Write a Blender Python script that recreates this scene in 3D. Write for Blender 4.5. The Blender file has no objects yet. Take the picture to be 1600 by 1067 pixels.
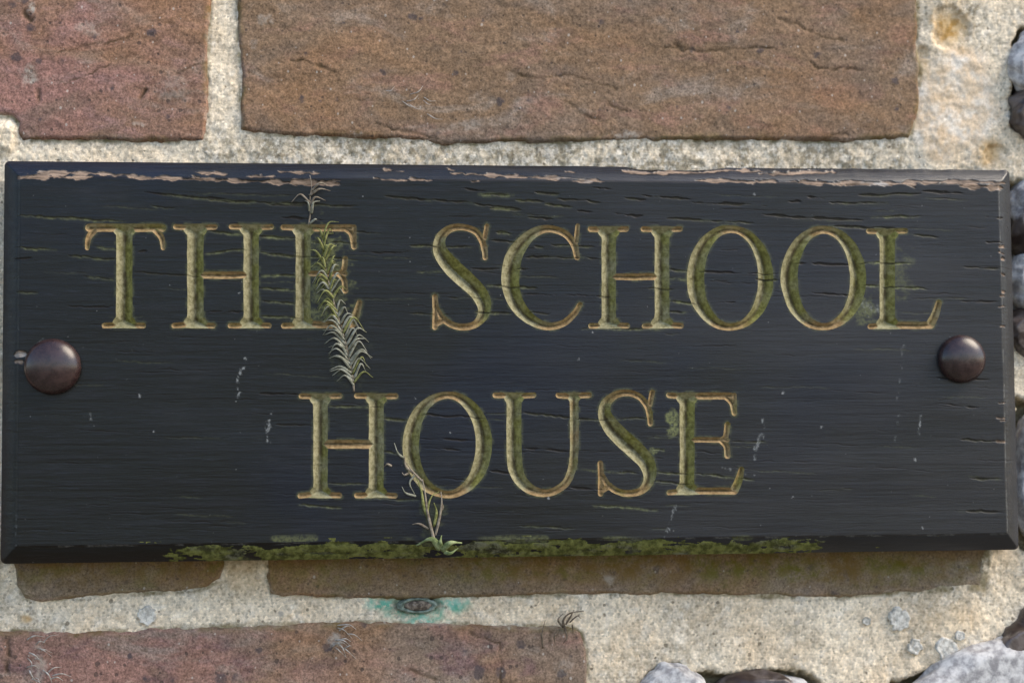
import bpy, bmesh, math, random
import numpy as np
from mathutils import Vector, Matrix

random.seed(7)
RNG = np.random.default_rng(7)
scene = bpy.context.scene
col = scene.collection

# ------------------------------------------------------------------ camera
CAM = np.array([-0.056732, -0.537355, -0.024104])
YAW, PITCH, ROLL = -0.100925, 0.056406, 0.006977
FPX, CX, CY = 1600 * 60 / 36, 800.0, 533.5


def cam_axes():
    B = np.array([[1, 0, 0], [0, 0, -1], [0, 1, 0]], float)
    c, s = math.cos(YAW), math.sin(YAW)
    Rz = np.array([[c, -s, 0], [s, c, 0], [0, 0, 1]])
    c, s = math.cos(PITCH), math.sin(PITCH)
    Rx = np.array([[1, 0, 0], [0, c, -s], [0, s, c]])
    M = Rz @ Rx @ B.T
    c, s = math.cos(ROLL), math.sin(ROLL)
    return np.stack([M[:, 0] * c + M[:, 1] * s, -M[:, 0] * s + M[:, 1] * c, M[:, 2]], 1)


AX = cam_axes()
cd = bpy.data.cameras.new('camera')
cam = bpy.data.objects.new('camera', cd)
col.objects.link(cam)
cam.matrix_world = Matrix(((AX[0, 0], -AX[0, 1], -AX[0, 2], CAM[0]),
                           (AX[1, 0], -AX[1, 1], -AX[1, 2], CAM[1]),
                           (AX[2, 0], -AX[2, 1], -AX[2, 2], CAM[2]), (0, 0, 0, 1)))
cd.lens = 60
cd.sensor_width = 36
cd.clip_start = 0.02
cd.clip_end = 100
cd.dof.use_dof = True
cd.dof.focus_distance = 0.523
cd.dof.aperture_fstop = 9.0
scene.camera = cam

# ------------------------------------------------------------------ sky, sun, exposure
SUN_EL, SUN_ROT = math.radians(46), math.radians(112)
world = bpy.data.worlds.new('World')
scene.world = world
world.use_nodes = True
wn = world.node_tree
sky = wn.nodes.new('ShaderNodeTexSky')
sky.sky_type = 'NISHITA'
sky.sun_disc = False
sky.sun_elevation = SUN_EL
sky.sun_rotation = SUN_ROT
sky.air_density = 1.0
sky.dust_density = 1.2
bg = wn.nodes['Background']
bg.inputs['Strength'].default_value = 0.135
wn.links.new(sky.outputs[0], bg.inputs[0])
sd = bpy.data.lights.new('sun', 'SUN')
sd.energy = 1.6
sd.angle = math.radians(40)
sd.color = (1.0, 0.87, 0.68)
sun = bpy.data.objects.new('sun', sd)
col.objects.link(sun)
sdir = Vector((math.sin(SUN_ROT) * math.cos(SUN_EL), math.cos(SUN_ROT) * math.cos(SUN_EL), math.sin(SUN_EL)))
sun.rotation_euler = sdir.to_track_quat('Z', 'Y').to_euler()
scene.view_settings.view_transform = 'Standard'
scene.view_settings.look = 'None'
scene.view_settings.gamma = 1
scene.view_settings.exposure = 1.25

# ------------------------------------------------------------------ helpers: projection, noise, meshes


def proj(x, y, z):
    P = np.stack(np.broadcast_arrays(x, y, z), -1) - CAM
    q = P @ AX
    return CX + FPX * q[..., 0] / q[..., 2], CY + FPX * q[..., 1] / q[..., 2]


def unproj(px, py, Y=0.0):
    px, py = np.asarray(px, float), np.asarray(py, float)
    d = np.stack([(px - CX) / FPX, (py - CY) / FPX, np.ones_like(px)], -1) @ AX.T
    t = (Y - CAM[1]) / d[..., 1]
    return CAM[0] + d[..., 0] * t, CAM[2] + d[..., 2] * t


def P3(px, py, Y):
    x, z = unproj(px, py, Y)
    return Vector((float(x), Y, float(z)))


PXM = 0.0002      # metres covered by one pixel of the photograph on the wall


def _hash(ix, iy, seed):
    h = (ix.astype(np.int64) * 374761393 + iy.astype(np.int64) * 668265263 + seed * 1442695041) & 0xFFFFFFFF
    h = ((h ^ (h >> 13)) * 1274126177) & 0xFFFFFFFF
    h = ((h ^ (h >> 16)) * 2246822519) & 0xFFFFFFFF
    return ((h ^ (h >> 15)) & 0xFFFF) / 65535.0


def noise(x, y, seed=0):
    ix, iy = np.floor(x), np.floor(y)
    fx, fy = x - ix, y - iy
    fx = fx * fx * fx * (fx * (fx * 6 - 15) + 10)
    fy = fy * fy * fy * (fy * (fy * 6 - 15) + 10)
    a, b = _hash(ix, iy, seed), _hash(ix + 1, iy, seed)
    c, d = _hash(ix, iy + 1, seed), _hash(ix + 1, iy + 1, seed)
    return (a + (b - a) * fx) * (1 - fy) + (c + (d - c) * fx) * fy


def fbm(x, y, seed=0, octv=4, gain=0.5):
    s = np.zeros(np.broadcast(x, y).shape)
    a, tot = 1.0, 0.0
    for k in range(octv):
        s += a * (noise(x * 2 ** k + 17.3 * k, y * 2 ** k - 9.1 * k, seed + 31 * k) - 0.5)
        tot += a
        a *= gain
    return s * 2 / tot


def sstep(a, b, x):
    t = np.clip((x - a) / (b - a), 0, 1)
    return t * t * (3 - 2 * t)


def poly_sdf(poly, u, v):
    """signed distance in pixels, negative inside"""
    poly = np.asarray(poly, float)
    d2 = np.full(u.shape, 1e18)
    ins = np.zeros(u.shape, bool)
    for i in range(len(poly)):
        a, b = poly[i], poly[(i + 1) % len(poly)]
        e = b - a
        wx, wy = u - a[0], v - a[1]
        t = np.clip((wx * e[0] + wy * e[1]) / max(e @ e, 1e-9), 0, 1)
        d2 = np.minimum(d2, (wx - e[0] * t) ** 2 + (wy - e[1] * t) ** 2)
        c = (a[1] > v) != (b[1] > v)
        if a[1] != b[1]:
            ins ^= c & (u < (b[0] - a[0]) * (v - a[1]) / (b[1] - a[1]) + a[0])
    return np.where(ins, -1, 1) * np.sqrt(d2)


def line_dist(pts, u, v):
    d2 = np.full(u.shape, 1e18)
    for a, b in zip(pts[:-1], pts[1:]):
        a, b = np.array(a, float), np.array(b, float)
        e = b - a
        wx, wy = u - a[0], v - a[1]
        t = np.clip((wx * e[0] + wy * e[1]) / max(e @ e, 1e-9), 0, 1)
        d2 = np.minimum(d2, (wx - e[0] * t) ** 2 + (wy - e[1] * t) ** 2)
    return np.sqrt(d2)


def mesh_obj(name, V, F, mat=None, parent=None, attrs=None, smooth=True):
    """V (n,3) array, F (m,k) array of equal-sized faces, or list of faces"""
    me = bpy.data.meshes.new(name)
    V = np.ascontiguousarray(V, np.float32)
    if isinstance(F, np.ndarray):
        used = np.zeros(len(V), bool)
        used[F.ravel()] = True
        remap = np.cumsum(used) - 1
        V = V[used]
        F = remap[F]
        if attrs:
            attrs = {k: a[used] for k, a in attrs.items()}
        m, k = F.shape
        me.vertices.add(len(V))
        me.vertices.foreach_set('co', V.ravel())
        me.loops.add(m * k)
        me.loops.foreach_set('vertex_index', F.astype(np.int32).ravel())
        me.polygons.add(m)
        me.polygons.foreach_set('loop_start', np.arange(0, m * k, k, dtype=np.int32))
        me.polygons.foreach_set('use_smooth', np.full(m, smooth))
        me.update(calc_edges=True)
    else:
        me.from_pydata([tuple(map(float, v)) for v in V], [], [tuple(map(int, f)) for f in F])
        me.polygons.foreach_set('use_smooth', np.full(len(me.polygons), smooth))
        me.update()
    if attrs:
        for k_, a in attrs.items():
            at = me.attributes.new(k_, 'FLOAT', 'POINT')
            at.data.foreach_set('value', np.ascontiguousarray(a, np.float32))
    if mat:
        me.materials.append(mat)
    o = bpy.data.objects.new(name, me)
    col.objects.link(o)
    o.parent = parent
    return o


def tag(o, label=None, cat=None, group=None, kind=None):
    if label:
        o['label'] = label
    if cat:
        o['category'] = cat
    if group:
        o['group'] = group
    if kind:
        o['kind'] = kind
    return o


def empty(name, loc=(0, 0, 0)):
    o = bpy.data.objects.new(name, None)
    o.location = loc
    o.empty_display_size = 0.01
    col.objects.link(o)
    return o


def grid_faces(ny, nx):
    i = np.arange(ny * nx).reshape(ny, nx)
    return np.stack([i[:-1, :-1], i[1:, :-1], i[1:, 1:], i[:-1, 1:]], -1).reshape(-1, 4)


# ------------------------------------------------------------------ materials
class NT:
    def __init__(self, name):
        self.m = bpy.data.materials.new(name)
        self.m.use_nodes = True
        self.t = self.m.node_tree
        self.b = self.t.nodes['Principled BSDF']
        self.co = self.t.nodes.new('ShaderNodeTexCoord').outputs['Object']

    def put(self, sock, v):
        if isinstance(v, bpy.types.NodeSocket):
            self.t.links.new(v, sock)
        elif v is not None:
            if isinstance(v, tuple) and len(v) == 3 and sock.type == 'RGBA':
                v = v + (1.0,)
            sock.default_value = v

    def scaled(self, s):
        n = self.t.nodes.new('ShaderNodeMapping')
        n.inputs['Scale'].default_value = s
        self.t.links.new(self.co, n.inputs[0])
        return n.outputs[0]

    def noise(self, scale, detail=4, rough=0.55, vec=None, dist=0.0, out='Fac'):
        n = self.t.nodes.new('ShaderNodeTexNoise')
        n.inputs['Scale'].default_value = scale
        n.inputs['Detail'].default_value = detail
        n.inputs['Roughness'].default_value = rough
        n.inputs['Distortion'].default_value = dist
        self.t.links.new(vec or self.co, n.inputs['Vector'])
        return n.outputs[out]

    def vor(self, scale, out='Distance', feat='F1', vec=None):
        n = self.t.nodes.new('ShaderNodeTexVoronoi')
        n.feature = feat
        n.voronoi_dimensions = '2D'
        n.inputs['Scale'].default_value = scale
        sp = self.t.nodes.new('ShaderNodeSeparateXYZ')
        cb = self.t.nodes.new('ShaderNodeCombineXYZ')
        self.t.links.new(vec or self.co, sp.inputs[0])
        self.t.links.new(sp.outputs[0], cb.inputs[0])
        self.t.links.new(sp.outputs[2], cb.inputs[1])
        self.t.links.new(cb.outputs[0], n.inputs['Vector'])
        return n.outputs[out]

    def ramp(self, f, a, b, lo=0.0, hi=1.0):
        n = self.t.nodes.new('ShaderNodeMapRange')
        n.interpolation_type = 'SMOOTHSTEP'
        self.put(n.inputs[0], f)
        n.inputs[1].default_value = a
        n.inputs[2].default_value = b
        n.inputs[3].default_value = lo
        n.inputs[4].default_value = hi
        return n.outputs[0]

    def math(self, op, a, b=0.0):
        n = self.t.nodes.new('ShaderNodeMath')
        n.operation = op
        self.put(n.inputs[0], a)
        self.put(n.inputs[1], b)
        return n.outputs[0]

    def mix(self, f, a, b, mode='MIX'):
        n = self.t.nodes.new('ShaderNodeMix')
        n.data_type = 'RGBA'
        n.blend_type = mode
        self.put(n.inputs[0], f)
        self.put(n.inputs[6], a)
        self.put(n.inputs[7], b)
        return n.outputs[2]

    def attr(self, name):
        n = self.t.nodes.new('ShaderNodeAttribute')
        n.attribute_name = name
        return n.outputs['Fac']

    def rgb(self, v):
        n = self.t.nodes.new('ShaderNodeCombineColor')
        for k in range(3):
            self.put(n.inputs[k], v)
        return n.outputs[0]

    def bump(self, h, dist, strength=1.0, prev=None):
        n = self.t.nodes.new('ShaderNodeBump')
        n.inputs['Distance'].default_value = dist
        n.inputs['Strength'].default_value = strength
        self.put(n.inputs['Height'], h)
        if prev:
            self.t.links.new(prev, n.inputs['Normal'])
        return n.outputs[0]

    def done(self, colr=None, rough=None, normal=None, spec=None, metal=None):
        for k, v in (('Base Color', colr), ('Roughness', rough), ('Normal', normal),
                     ('Specular IOR Level', spec), ('Metallic', metal)):
            if v is not None:
                self.put(self.b.inputs[k], v)
        return self.m


def brick_mat(name, c1, c2, c3, speck=1.0, offs=0.0):
    n = NT(name)
    if offs:
        mp = n.t.nodes.new('ShaderNodeMapping')
        mp.inputs['Location'].default_value = (offs, offs * 1.7, offs * 0.6)
        n.t.links.new(n.co, mp.inputs[0])
        n.co = mp.outputs[0]
    flat = n.scaled((0.55, 1.0, 1.25))
    big = n.noise(28, 4, 0.55, flat, 0.6)
    med = n.noise(95, 5, 0.6, flat, 0.4)
    c = n.mix(n.ramp(big, 0.42, 0.6), c1, c2)
    c = n.mix(n.ramp(med, 0.5, 0.68, 0, 0.75), c, c3)
    pale = n.noise(60, 5, 0.65, flat, 1.0)
    c = n.mix(n.ramp(pale, 0.5, 0.68, 0, 0.55), c, (0.30, 0.25, 0.205))
    c = n.mix(n.ramp(n.noise(42, 5, 0.65, n.scaled((0.7, 1, 1.1)), 0.8), 0.53, 0.7, 0, 0.5), c, (0.24, 0.14, 0.078))
    c = n.mix(n.ramp(n.noise(130, 4, 0.6, n.scaled((0.6, 1, 1.3)), 0.5), 0.55, 0.7, 0, 0.5), c, (0.135, 0.095, 0.065))
    c = n.mix(n.ramp(n.noise(20, 3, 0.55, n.scaled((0.8, 1, 1.2)), 0.5), 0.46, 0.64, 0, 0.6), c, (0.275, 0.15, 0.075))
    c = n.mix(n.ramp(n.noise(24, 3, 0.55, n.scaled((1.1, 1, 1.7)), 0.5), 0.54, 0.7, 0, 0.5), c, (0.16, 0.12, 0.09))
    grain = n.noise(1500, 3, 0.75)
    grain2 = n.noise(520, 4, 0.7)
    c = n.mix(1.0, c, n.rgb(n.ramp(grain, 0.25, 0.75, 0.5, 1.5)), 'MULTIPLY')
    c = n.mix(1.0, c, n.rgb(n.ramp(grain2, 0.3, 0.7, 0.78, 1.22)), 'MULTIPLY')
    # ironspots and pits, each cell with its own chance and size
    vd, vc = n.vor(115), n.vor(115, 'Color')
    rad = n.ramp(vc, 0.5, 1.0, 0.0, 0.19 * speck)
    wob = n.math('ADD', vd, n.math('MULTIPLY', n.math('SUBTRACT', n.noise(500, 4), 0.5), 0.45))
    spot = n.ramp(n.math('SUBTRACT', rad, wob), -0.04, 0.09)
    c = n.mix(n.math('MULTIPLY', spot, n.ramp(grain2, 0.35, 0.6, 0.5, 0.85)), c, (0.065, 0.055, 0.06))
    vd2, vc2 = n.vor(330), n.vor(330, 'Color')
    rad2 = n.ramp(vc2, 0.56, 1.0, 0.0, 0.23 * speck)
    spot2 = n.ramp(n.math('SUBTRACT', rad2, vd2), -0.02, 0.08)
    c = n.mix(n.math('MULTIPLY', spot2, 0.65), c, (0.06, 0.045, 0.04))
    mp2 = n.vor(420, 'Color', vec=n.scaled((1.1, 1, 0.9)))
    md2 = n.vor(420, vec=n.scaled((1.1, 1, 0.9)))
    wh = n.ramp(n.math('SUBTRACT', n.ramp(mp2, 0.68, 1.0, 0, 0.22), md2), -0.02, 0.08)
    c = n.mix(n.math('MULTIPLY', wh, 0.55), c, (0.55, 0.5, 0.44))
    c = n.mix(n.math('MULTIPLY', n.attr('groove'), 0.8), c, (0.055, 0.035, 0.016))
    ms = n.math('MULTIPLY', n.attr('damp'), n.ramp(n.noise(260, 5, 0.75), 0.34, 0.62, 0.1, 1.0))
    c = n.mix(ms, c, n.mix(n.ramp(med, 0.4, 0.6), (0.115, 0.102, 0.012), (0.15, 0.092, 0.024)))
    c = n.mix(n.math('MULTIPLY', n.attr('chalk'), n.ramp(grain2, 0.35, 0.6)), c, (0.42, 0.37, 0.31))
    h = n.math('ADD', n.math('MULTIPLY', grain2, 1.0), n.math('MULTIPLY', grain, 0.5))
    h = n.math('SUBTRACT', h, n.math('MULTIPLY', spot2, 0.6))
    nb = n.bump(h, 0.0003, 0.7)
    return n.done(c, 0.92, nb, 0.2)


def mortar_mat():
    n = NT('mortar_lime')
    big = n.noise(35, 4, 0.6)
    med = n.noise(170, 5, 0.65)
    c = n.mix(n.ramp(big, 0.35, 0.65), (0.70, 0.56, 0.39), (0.80, 0.68, 0.51))
    c = n.mix(n.ramp(med, 0.5, 0.7, 0, 0.6), c, (0.78, 0.70, 0.58))
    c = n.mix(n.math('MULTIPLY', n.attr('grey'), n.ramp(med, 0.36, 0.55, 0.25, 1.0)), c,
              n.mix(n.ramp(n.noise(420, 4, 0.7), 0.4, 0.62), (0.23, 0.195, 0.13), (0.68, 0.615, 0.51)))
    c = n.mix(n.math('MULTIPLY', n.math('SUBTRACT', 1.0, n.attr('grit')), n.ramp(big, 0.3, 0.6, 0.5, 1.1)), c, n.mix(n.ramp(med, 0.4, 0.64), (0.66, 0.50, 0.34), (0.80, 0.72, 0.62)))
    # sand grains of many colours
    gd, gc = n.vor(1000), n.vor(1000, 'Color')
    gv = n.ramp(gc, 0.0, 1.0, 0.62, 1.3)
    c = n.mix(n.math('MULTIPLY', n.ramp(gd, 0.75, 0.25), n.attr('grit')), c, n.mix(1.0, c, n.rgb(gv), 'MULTIPLY'))
    fine = n.noise(1700, 3, 0.75)
    c = n.mix(1.0, c, n.rgb(n.ramp(fine, 0.28, 0.7, 0.8, 1.15)), 'MULTIPLY')
    # darker grit and pits
    pd, pc = n.vor(300), n.vor(300, 'Color')
    pr = n.ramp(pc, 0.62, 1.0, 0.0, 0.23)
    pw = n.math('ADD', pd, n.math('MULTIPLY', n.math('SUBTRACT', n.noise(1300, 2), 0.5), 0.3))
    pit = n.math('MULTIPLY', n.ramp(n.math('SUBTRACT', pr, pw), -0.03, 0.08), n.attr('grit'))
    c = n.mix(n.math('MULTIPLY', pit, 0.75), c, (0.15, 0.12, 0.08))
    bl = n.scaled((0.9, 1, 1.2))
    bd, bc = n.vor(150, vec=bl), n.vor(150, 'Color', vec=bl)
    br = n.ramp(bc, 0.8, 1.0, 0.0, 0.24)
    bw = n.math('ADD', bd, n.math('MULTIPLY', n.math('SUBTRACT', n.noise(600, 2), 0.5), 0.25))
    peb = n.ramp(n.math('SUBTRACT', br, bw), -0.02, 0.06)
    c = n.mix(n.math('MULTIPLY', peb, 0.8), c, n.mix(n.ramp(bc, 0.8, 0.95), (0.74, 0.7, 0.63), (0.45, 0.38, 0.3)))
    c = n.mix(n.math('MULTIPLY', n.attr('rust'), n.ramp(med, 0.33, 0.6, 0.65, 1.0)), c,
              n.mix(n.ramp(n.noise(330, 4), 0.4, 0.6), (0.45, 0.26, 0.08), (0.62, 0.43, 0.22)))
    c = n.mix(n.math('MULTIPLY', n.attr('damp'), n.ramp(med, 0.3, 0.6, 0.3, 1.0)), c, (0.14, 0.11, 0.035))
    vg = n.math('MULTIPLY', n.attr('verdigris'), n.ramp(n.noise(520, 5, 0.7), 0.36, 0.56, 0.1, 1.0))
    c = n.mix(vg, c, n.mix(n.ramp(med, 0.4, 0.6), (0.10, 0.36, 0.25), (0.30, 0.54, 0.42)))
    h = n.math('ADD', n.math('MULTIPLY', n.noise(800, 4, 0.75), 1.0), n.math('MULTIPLY', fine, 0.4))
    h = n.math('SUBTRACT', h, n.math('MULTIPLY', pit, 0.6))
    h = n.math('ADD', h, n.math('MULTIPLY', peb, 0.4))
    hb = n.math('MULTIPLY', h, n.math('ADD', n.math('MULTIPLY', n.attr('grit'), 0.75), 0.25))
    return n.done(c, 0.95, n.bump(hb, 0.00038, 0.8), 0.15)


def paint_mat():
    n = NT('weathered_black_paint')
    st = n.scaled((0.06, 1.0, 1.0))
    st2 = n.scaled((0.16, 1.0, 1.0))
    g1 = n.noise(420, 5, 0.65, st)
    g2 = n.noise(2000, 4, 0.75, n.scaled((0.07, 1.0, 1.0)))
    big = n.noise(14, 3, 0.5)
    c = n.mix(n.ramp(big, 0.46, 0.64), (0.006, 0.006, 0.005), (0.005, 0.0065, 0.013))
    c = n.mix(n.math('MULTIPLY', n.attr('right_sheen'), n.ramp(n.noise(60, 5, 0.6, n.scaled((0.25, 1, 1))), 0.3, 0.7, 0.35, 1.0)), c, (0.028, 0.0265, 0.027))  # greyer tint painted in place of the reflected sheen on the right
    c = n.mix(n.ramp(g1, 0.5, 0.75, 0, 0.5), c, (0.017, 0.018, 0.022))
    blot = n.noise(70, 5, 0.65, n.scaled((0.5, 1, 1)))
    c = n.mix(n.ramp(g2, 0.54, 0.7, 0, 0.6), c, (0.020, 0.022, 0.030))
    c = n.mix(n.ramp(blot, 0.55, 0.75, 0, 0.35), c, (0.022, 0.0215, 0.021))
    alg = n.math('MULTIPLY', n.attr('algae'), n.ramp(n.noise(900, 4, 0.7), 0.35, 0.6, 0.2, 1.0))
    crack = n.attr('crack')
    c = n.mix(crack, c, (0.013, 0.010, 0.007))
    c = n.mix(alg, c, (0.17, 0.18, 0.07))
    sc = n.math('MULTIPLY', n.attr('scuff'), n.ramp(n.noise(1400, 3, 0.7), 0.4, 0.6, 0.1, 1.0))
    c = n.mix(sc, c, (0.33, 0.34, 0.33))
    vd, vc = n.vor(95), n.vor(95, 'Color')
    dust = n.ramp(n.math('SUBTRACT', n.ramp(vc, 0.7, 1.0, 0.0, 0.06), n.math('ADD', vd, n.math('MULTIPLY', n.math('SUBTRACT', n.noise(1500, 2), 0.5), 0.16))), -0.01, 0.04)
    c = n.mix(n.math('MULTIPLY', dust, 0.6), c, (0.35, 0.35, 0.34))
    wood = n.mix(n.ramp(n.noise(700, 4, 0.7, n.scaled((0.2, 1, 1))), 0.35, 0.62), (0.085, 0.055, 0.035), (0.29, 0.205, 0.145))
    wood = n.mix(n.ramp(n.noise(160, 3, 0.6, n.scaled((0.4, 1, 1))), 0.58, 0.72), wood, (0.36, 0.33, 0.30))
    c = n.mix(n.attr('chip'), c, wood)
    matte = n.math('MAXIMUM', n.attr('chip'), n.math('MAXIMUM', crack, alg))
    rough = n.math('ADD', n.ramp(g1, 0.3, 0.7, 0.27, 0.42), n.math('MULTIPLY', matte, 0.4))
    h = n.math('ADD', n.math('MULTIPLY', g1, 1.0), n.math('MULTIPLY', g2, 0.7))
    gl = n.attr('edge')
    rough = n.math('SUBTRACT', rough, n.math('MULTIPLY', gl, 0.06))
    return n.done(c, rough, n.bump(h, 0.00011, 0.9), n.ramp(gl, 0, 1, 0.32, 0.6))


def letter_mat():
    n = NT('worn_gilded_letter')
    f = n.noise(650, 5, 0.7)
    m = n.noise(190, 4, 0.6)
    grey = n.mix(n.ramp(f, 0.35, 0.65), (0.165, 0.148, 0.072), (0.32, 0.29, 0.17))
    gold = n.mix(n.ramp(f, 0.35, 0.65), (0.19, 0.12, 0.048), (0.36, 0.24, 0.115))
    green = n.mix(n.ramp(f, 0.35, 0.65), (0.118, 0.108, 0.02), (0.265, 0.245, 0.062))
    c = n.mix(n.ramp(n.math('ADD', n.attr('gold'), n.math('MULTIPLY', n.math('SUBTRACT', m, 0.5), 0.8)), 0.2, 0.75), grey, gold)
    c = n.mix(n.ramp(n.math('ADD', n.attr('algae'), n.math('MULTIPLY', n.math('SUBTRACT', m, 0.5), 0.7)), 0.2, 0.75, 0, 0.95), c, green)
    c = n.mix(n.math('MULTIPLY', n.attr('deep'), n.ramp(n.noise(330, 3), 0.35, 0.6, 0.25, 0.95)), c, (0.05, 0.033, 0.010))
    c = n.mix(n.attr('crack'), c, (0.02, 0.016, 0.008))
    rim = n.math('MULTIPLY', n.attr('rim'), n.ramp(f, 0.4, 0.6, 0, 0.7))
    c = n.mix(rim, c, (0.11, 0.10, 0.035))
    h = n.math('ADD', f, n.math('MULTIPLY', n.noise(1800, 3, 0.7), 0.5))
    return n.done(c, 0.72, n.bump(h, 0.00010, 0.8), 0.3)


def simple_mat(name, c1, c2, scale, rough, bump=0.0, spec=0.3, metal=0.0, lo=0.38, hi=0.62):
    n = NT(name)
    f = n.noise(scale, 5, 0.65)
    c = n.mix(n.ramp(f, lo, hi), c1, c2)
    nb = n.bump(f, bump, 1.0) if bump else None
    return n.done(c, rough, nb, spec, metal)


def flint_mat():
    n = NT('flint')
    f = n.noise(130, 5, 0.6, None, 0.8)
    c = n.mix(n.ramp(f, 0.4, 0.62), (0.045, 0.03, 0.024), (0.13, 0.105, 0.095))
    white = n.mix(n.ramp(n.noise(300, 5, 0.65), 0.35, 0.65), (0.24, 0.23, 0.235), (0.60, 0.585, 0.57))
    e = n.math('ADD', n.attr('cortex'), n.math('MULTIPLY', n.math('SUBTRACT', n.noise(110, 4, 0.6), 0.5), 0.7))
    k = n.ramp(e, 0.46, 0.54)
    c = n.mix(k, c, white)
    return n.done(c, n.ramp(k, 0, 1, 0.28, 0.7), n.bump(n.noise(400, 4, 0.6), 0.0004, 0.5), 0.5)


def moss_mat():
    n = NT('green_moss')
    f, g = n.noise(420, 5, 0.65), n.noise(150, 5, 0.65, n.scaled((0.5, 1, 1)))
    c = n.mix(n.ramp(f, 0.36, 0.64), (0.062, 0.064, 0.018), (0.175, 0.18, 0.055))
    c = n.mix(n.ramp(g, 0.5, 0.66, 0, 0.8), c, n.mix(n.ramp(f, 0.4, 0.6), (0.03, 0.028, 0.02), (0.15, 0.145, 0.11)))
    return n.done(c, 0.95, n.bump(f, 0.0003, 1.0), 0.1)


M_BRICK = [
    brick_mat('brick_pink', (0.28, 0.15, 0.12), (0.25, 0.145, 0.10), (0.31, 0.185, 0.165), 1.1, 0.0),
    brick_mat('brick_brown', (0.225, 0.145, 0.088), (0.205, 0.145, 0.105), (0.265, 0.15, 0.11), 0.8, 0.31),
    brick_mat('brick_dull', (0.22, 0.165, 0.105), (0.24, 0.175, 0.12), (0.19, 0.14, 0.10), 0.9, 0.53),
    brick_mat('brick_plum', (0.27, 0.15, 0.118), (0.235, 0.165, 0.118), (0.165, 0.095, 0.095), 1.35, 0.77),
]
M_MORTAR, M_PAINT, M_LETTER, M_FLINT = mortar_mat(), paint_mat(), letter_mat(), flint_mat()
M_CAP = simple_mat('bronzed_cap', (0.022, 0.011, 0.011), (0.042, 0.023, 0.021), 420, 0.27, 0.00005, 0.55, 0.0)
M_LICHEN = simple_mat('grey_lichen', (0.42, 0.39, 0.335), (0.76, 0.72, 0.64), 620, 0.95, 0.0005, 0.1)
M_MOSS = moss_mat()
M_FROND = [simple_mat('dry_frond_grey', (0.15, 0.15, 0.105), (0.31, 0.305, 0.24), 500, 0.8, 0.0001),
           simple_mat('dry_frond_green', (0.11, 0.115, 0.03), (0.25, 0.25, 0.09), 500, 0.8, 0.0001),
           simple_mat('dry_frond_brown', (0.14, 0.11, 0.075), (0.28, 0.235, 0.18), 500, 0.8, 0.0001)]
M_LEAF = simple_mat('soft_green_leaf', (0.10, 0.13, 0.045), (0.27, 0.31, 0.15), 300, 0.7, 0.0001)
M_ROOT = simple_mat('dry_brown_root', (0.08, 0.06, 0.04), (0.19, 0.15, 0.11), 500, 0.9)
M_TUFT = simple_mat('pale_dry_moss', (0.28, 0.25, 0.21), (0.5, 0.47, 0.43), 500, 0.9)
M_NAIL = simple_mat('corroded_copper', (0.075, 0.055, 0.04), (0.26, 0.21, 0.16), 600, 0.6, 0.0003, 0.5, 0.4)
M_PATINA = simple_mat('green_patina_copper', (0.10, 0.13, 0.10), (0.26, 0.32, 0.27), 500, 0.7, 0.0003, 0.4, 0.2)

# ------------------------------------------------------------------ the wall: mortar, bricks, flints
wall = tag(empty('brick_wall', (0, 0.03, -0.12)),
           'weathered brown brick wall with cream mortar and flint behind the black sign', 'wall')


def wparent(o, root):
    o.parent = root
    o.matrix_parent_inverse = Matrix.Translation(root.location).inverted()
    return o


VISIBLE_BRICKS = [
    # (polygon in photo pixels at the wall face, material, grid step px)
    ([(-560, -104), (322, -104), (328, 0), (327, 70), (325, 130), (324, 190), (319, 221), (230, 221), (120, 219), (60, 219), (34, 221),
      (25, 208), (29, 192), (18, 182), (-30, 180), (-200, 182), (-560, 190)], 0, 2.2),
    ([(370, -104), (1432, -104), (1436, 30), (1434, 70), (1440, 110), (1438, 160), (1432, 185), (1423, 217), (1320, 221), (1200, 220), (1100, 219),
      (960, 221), (830, 222), (770, 221), (735, 226), (700, 226), (650, 219), (560, 215), (460, 213), (395, 208), (377, 202), (374, 160), (376, 120), (371, 60)], 1, 2.2),
    ([(20, 620), (352, 620), (352, 880), (346, 905), (320, 921), (230, 928), (150, 932), (95, 938), (55, 941), (36, 935), (24, 915), (18, 880)], 2, 2.4),
    ([(416, 620), (1546, 620), (1545, 860), (1541, 900), (1537, 921), (1450, 924), (1350, 931), (1290, 935), (1220, 934), (1100, 928), (960, 929), (820, 931),
      (650, 936), (540, 934), (440, 931), (424, 925), (415, 900)], 2, 2.4),
    ([(-560, 1290), (-560, 985), (-100, 985), (0, 984), (120, 988), (210, 984), (400, 976), (560, 971), (700, 974), (830, 978), (890, 979), (908, 988),
      (917, 1015), (919, 1060), (918, 1290)], 3, 2.2),
]
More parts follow.
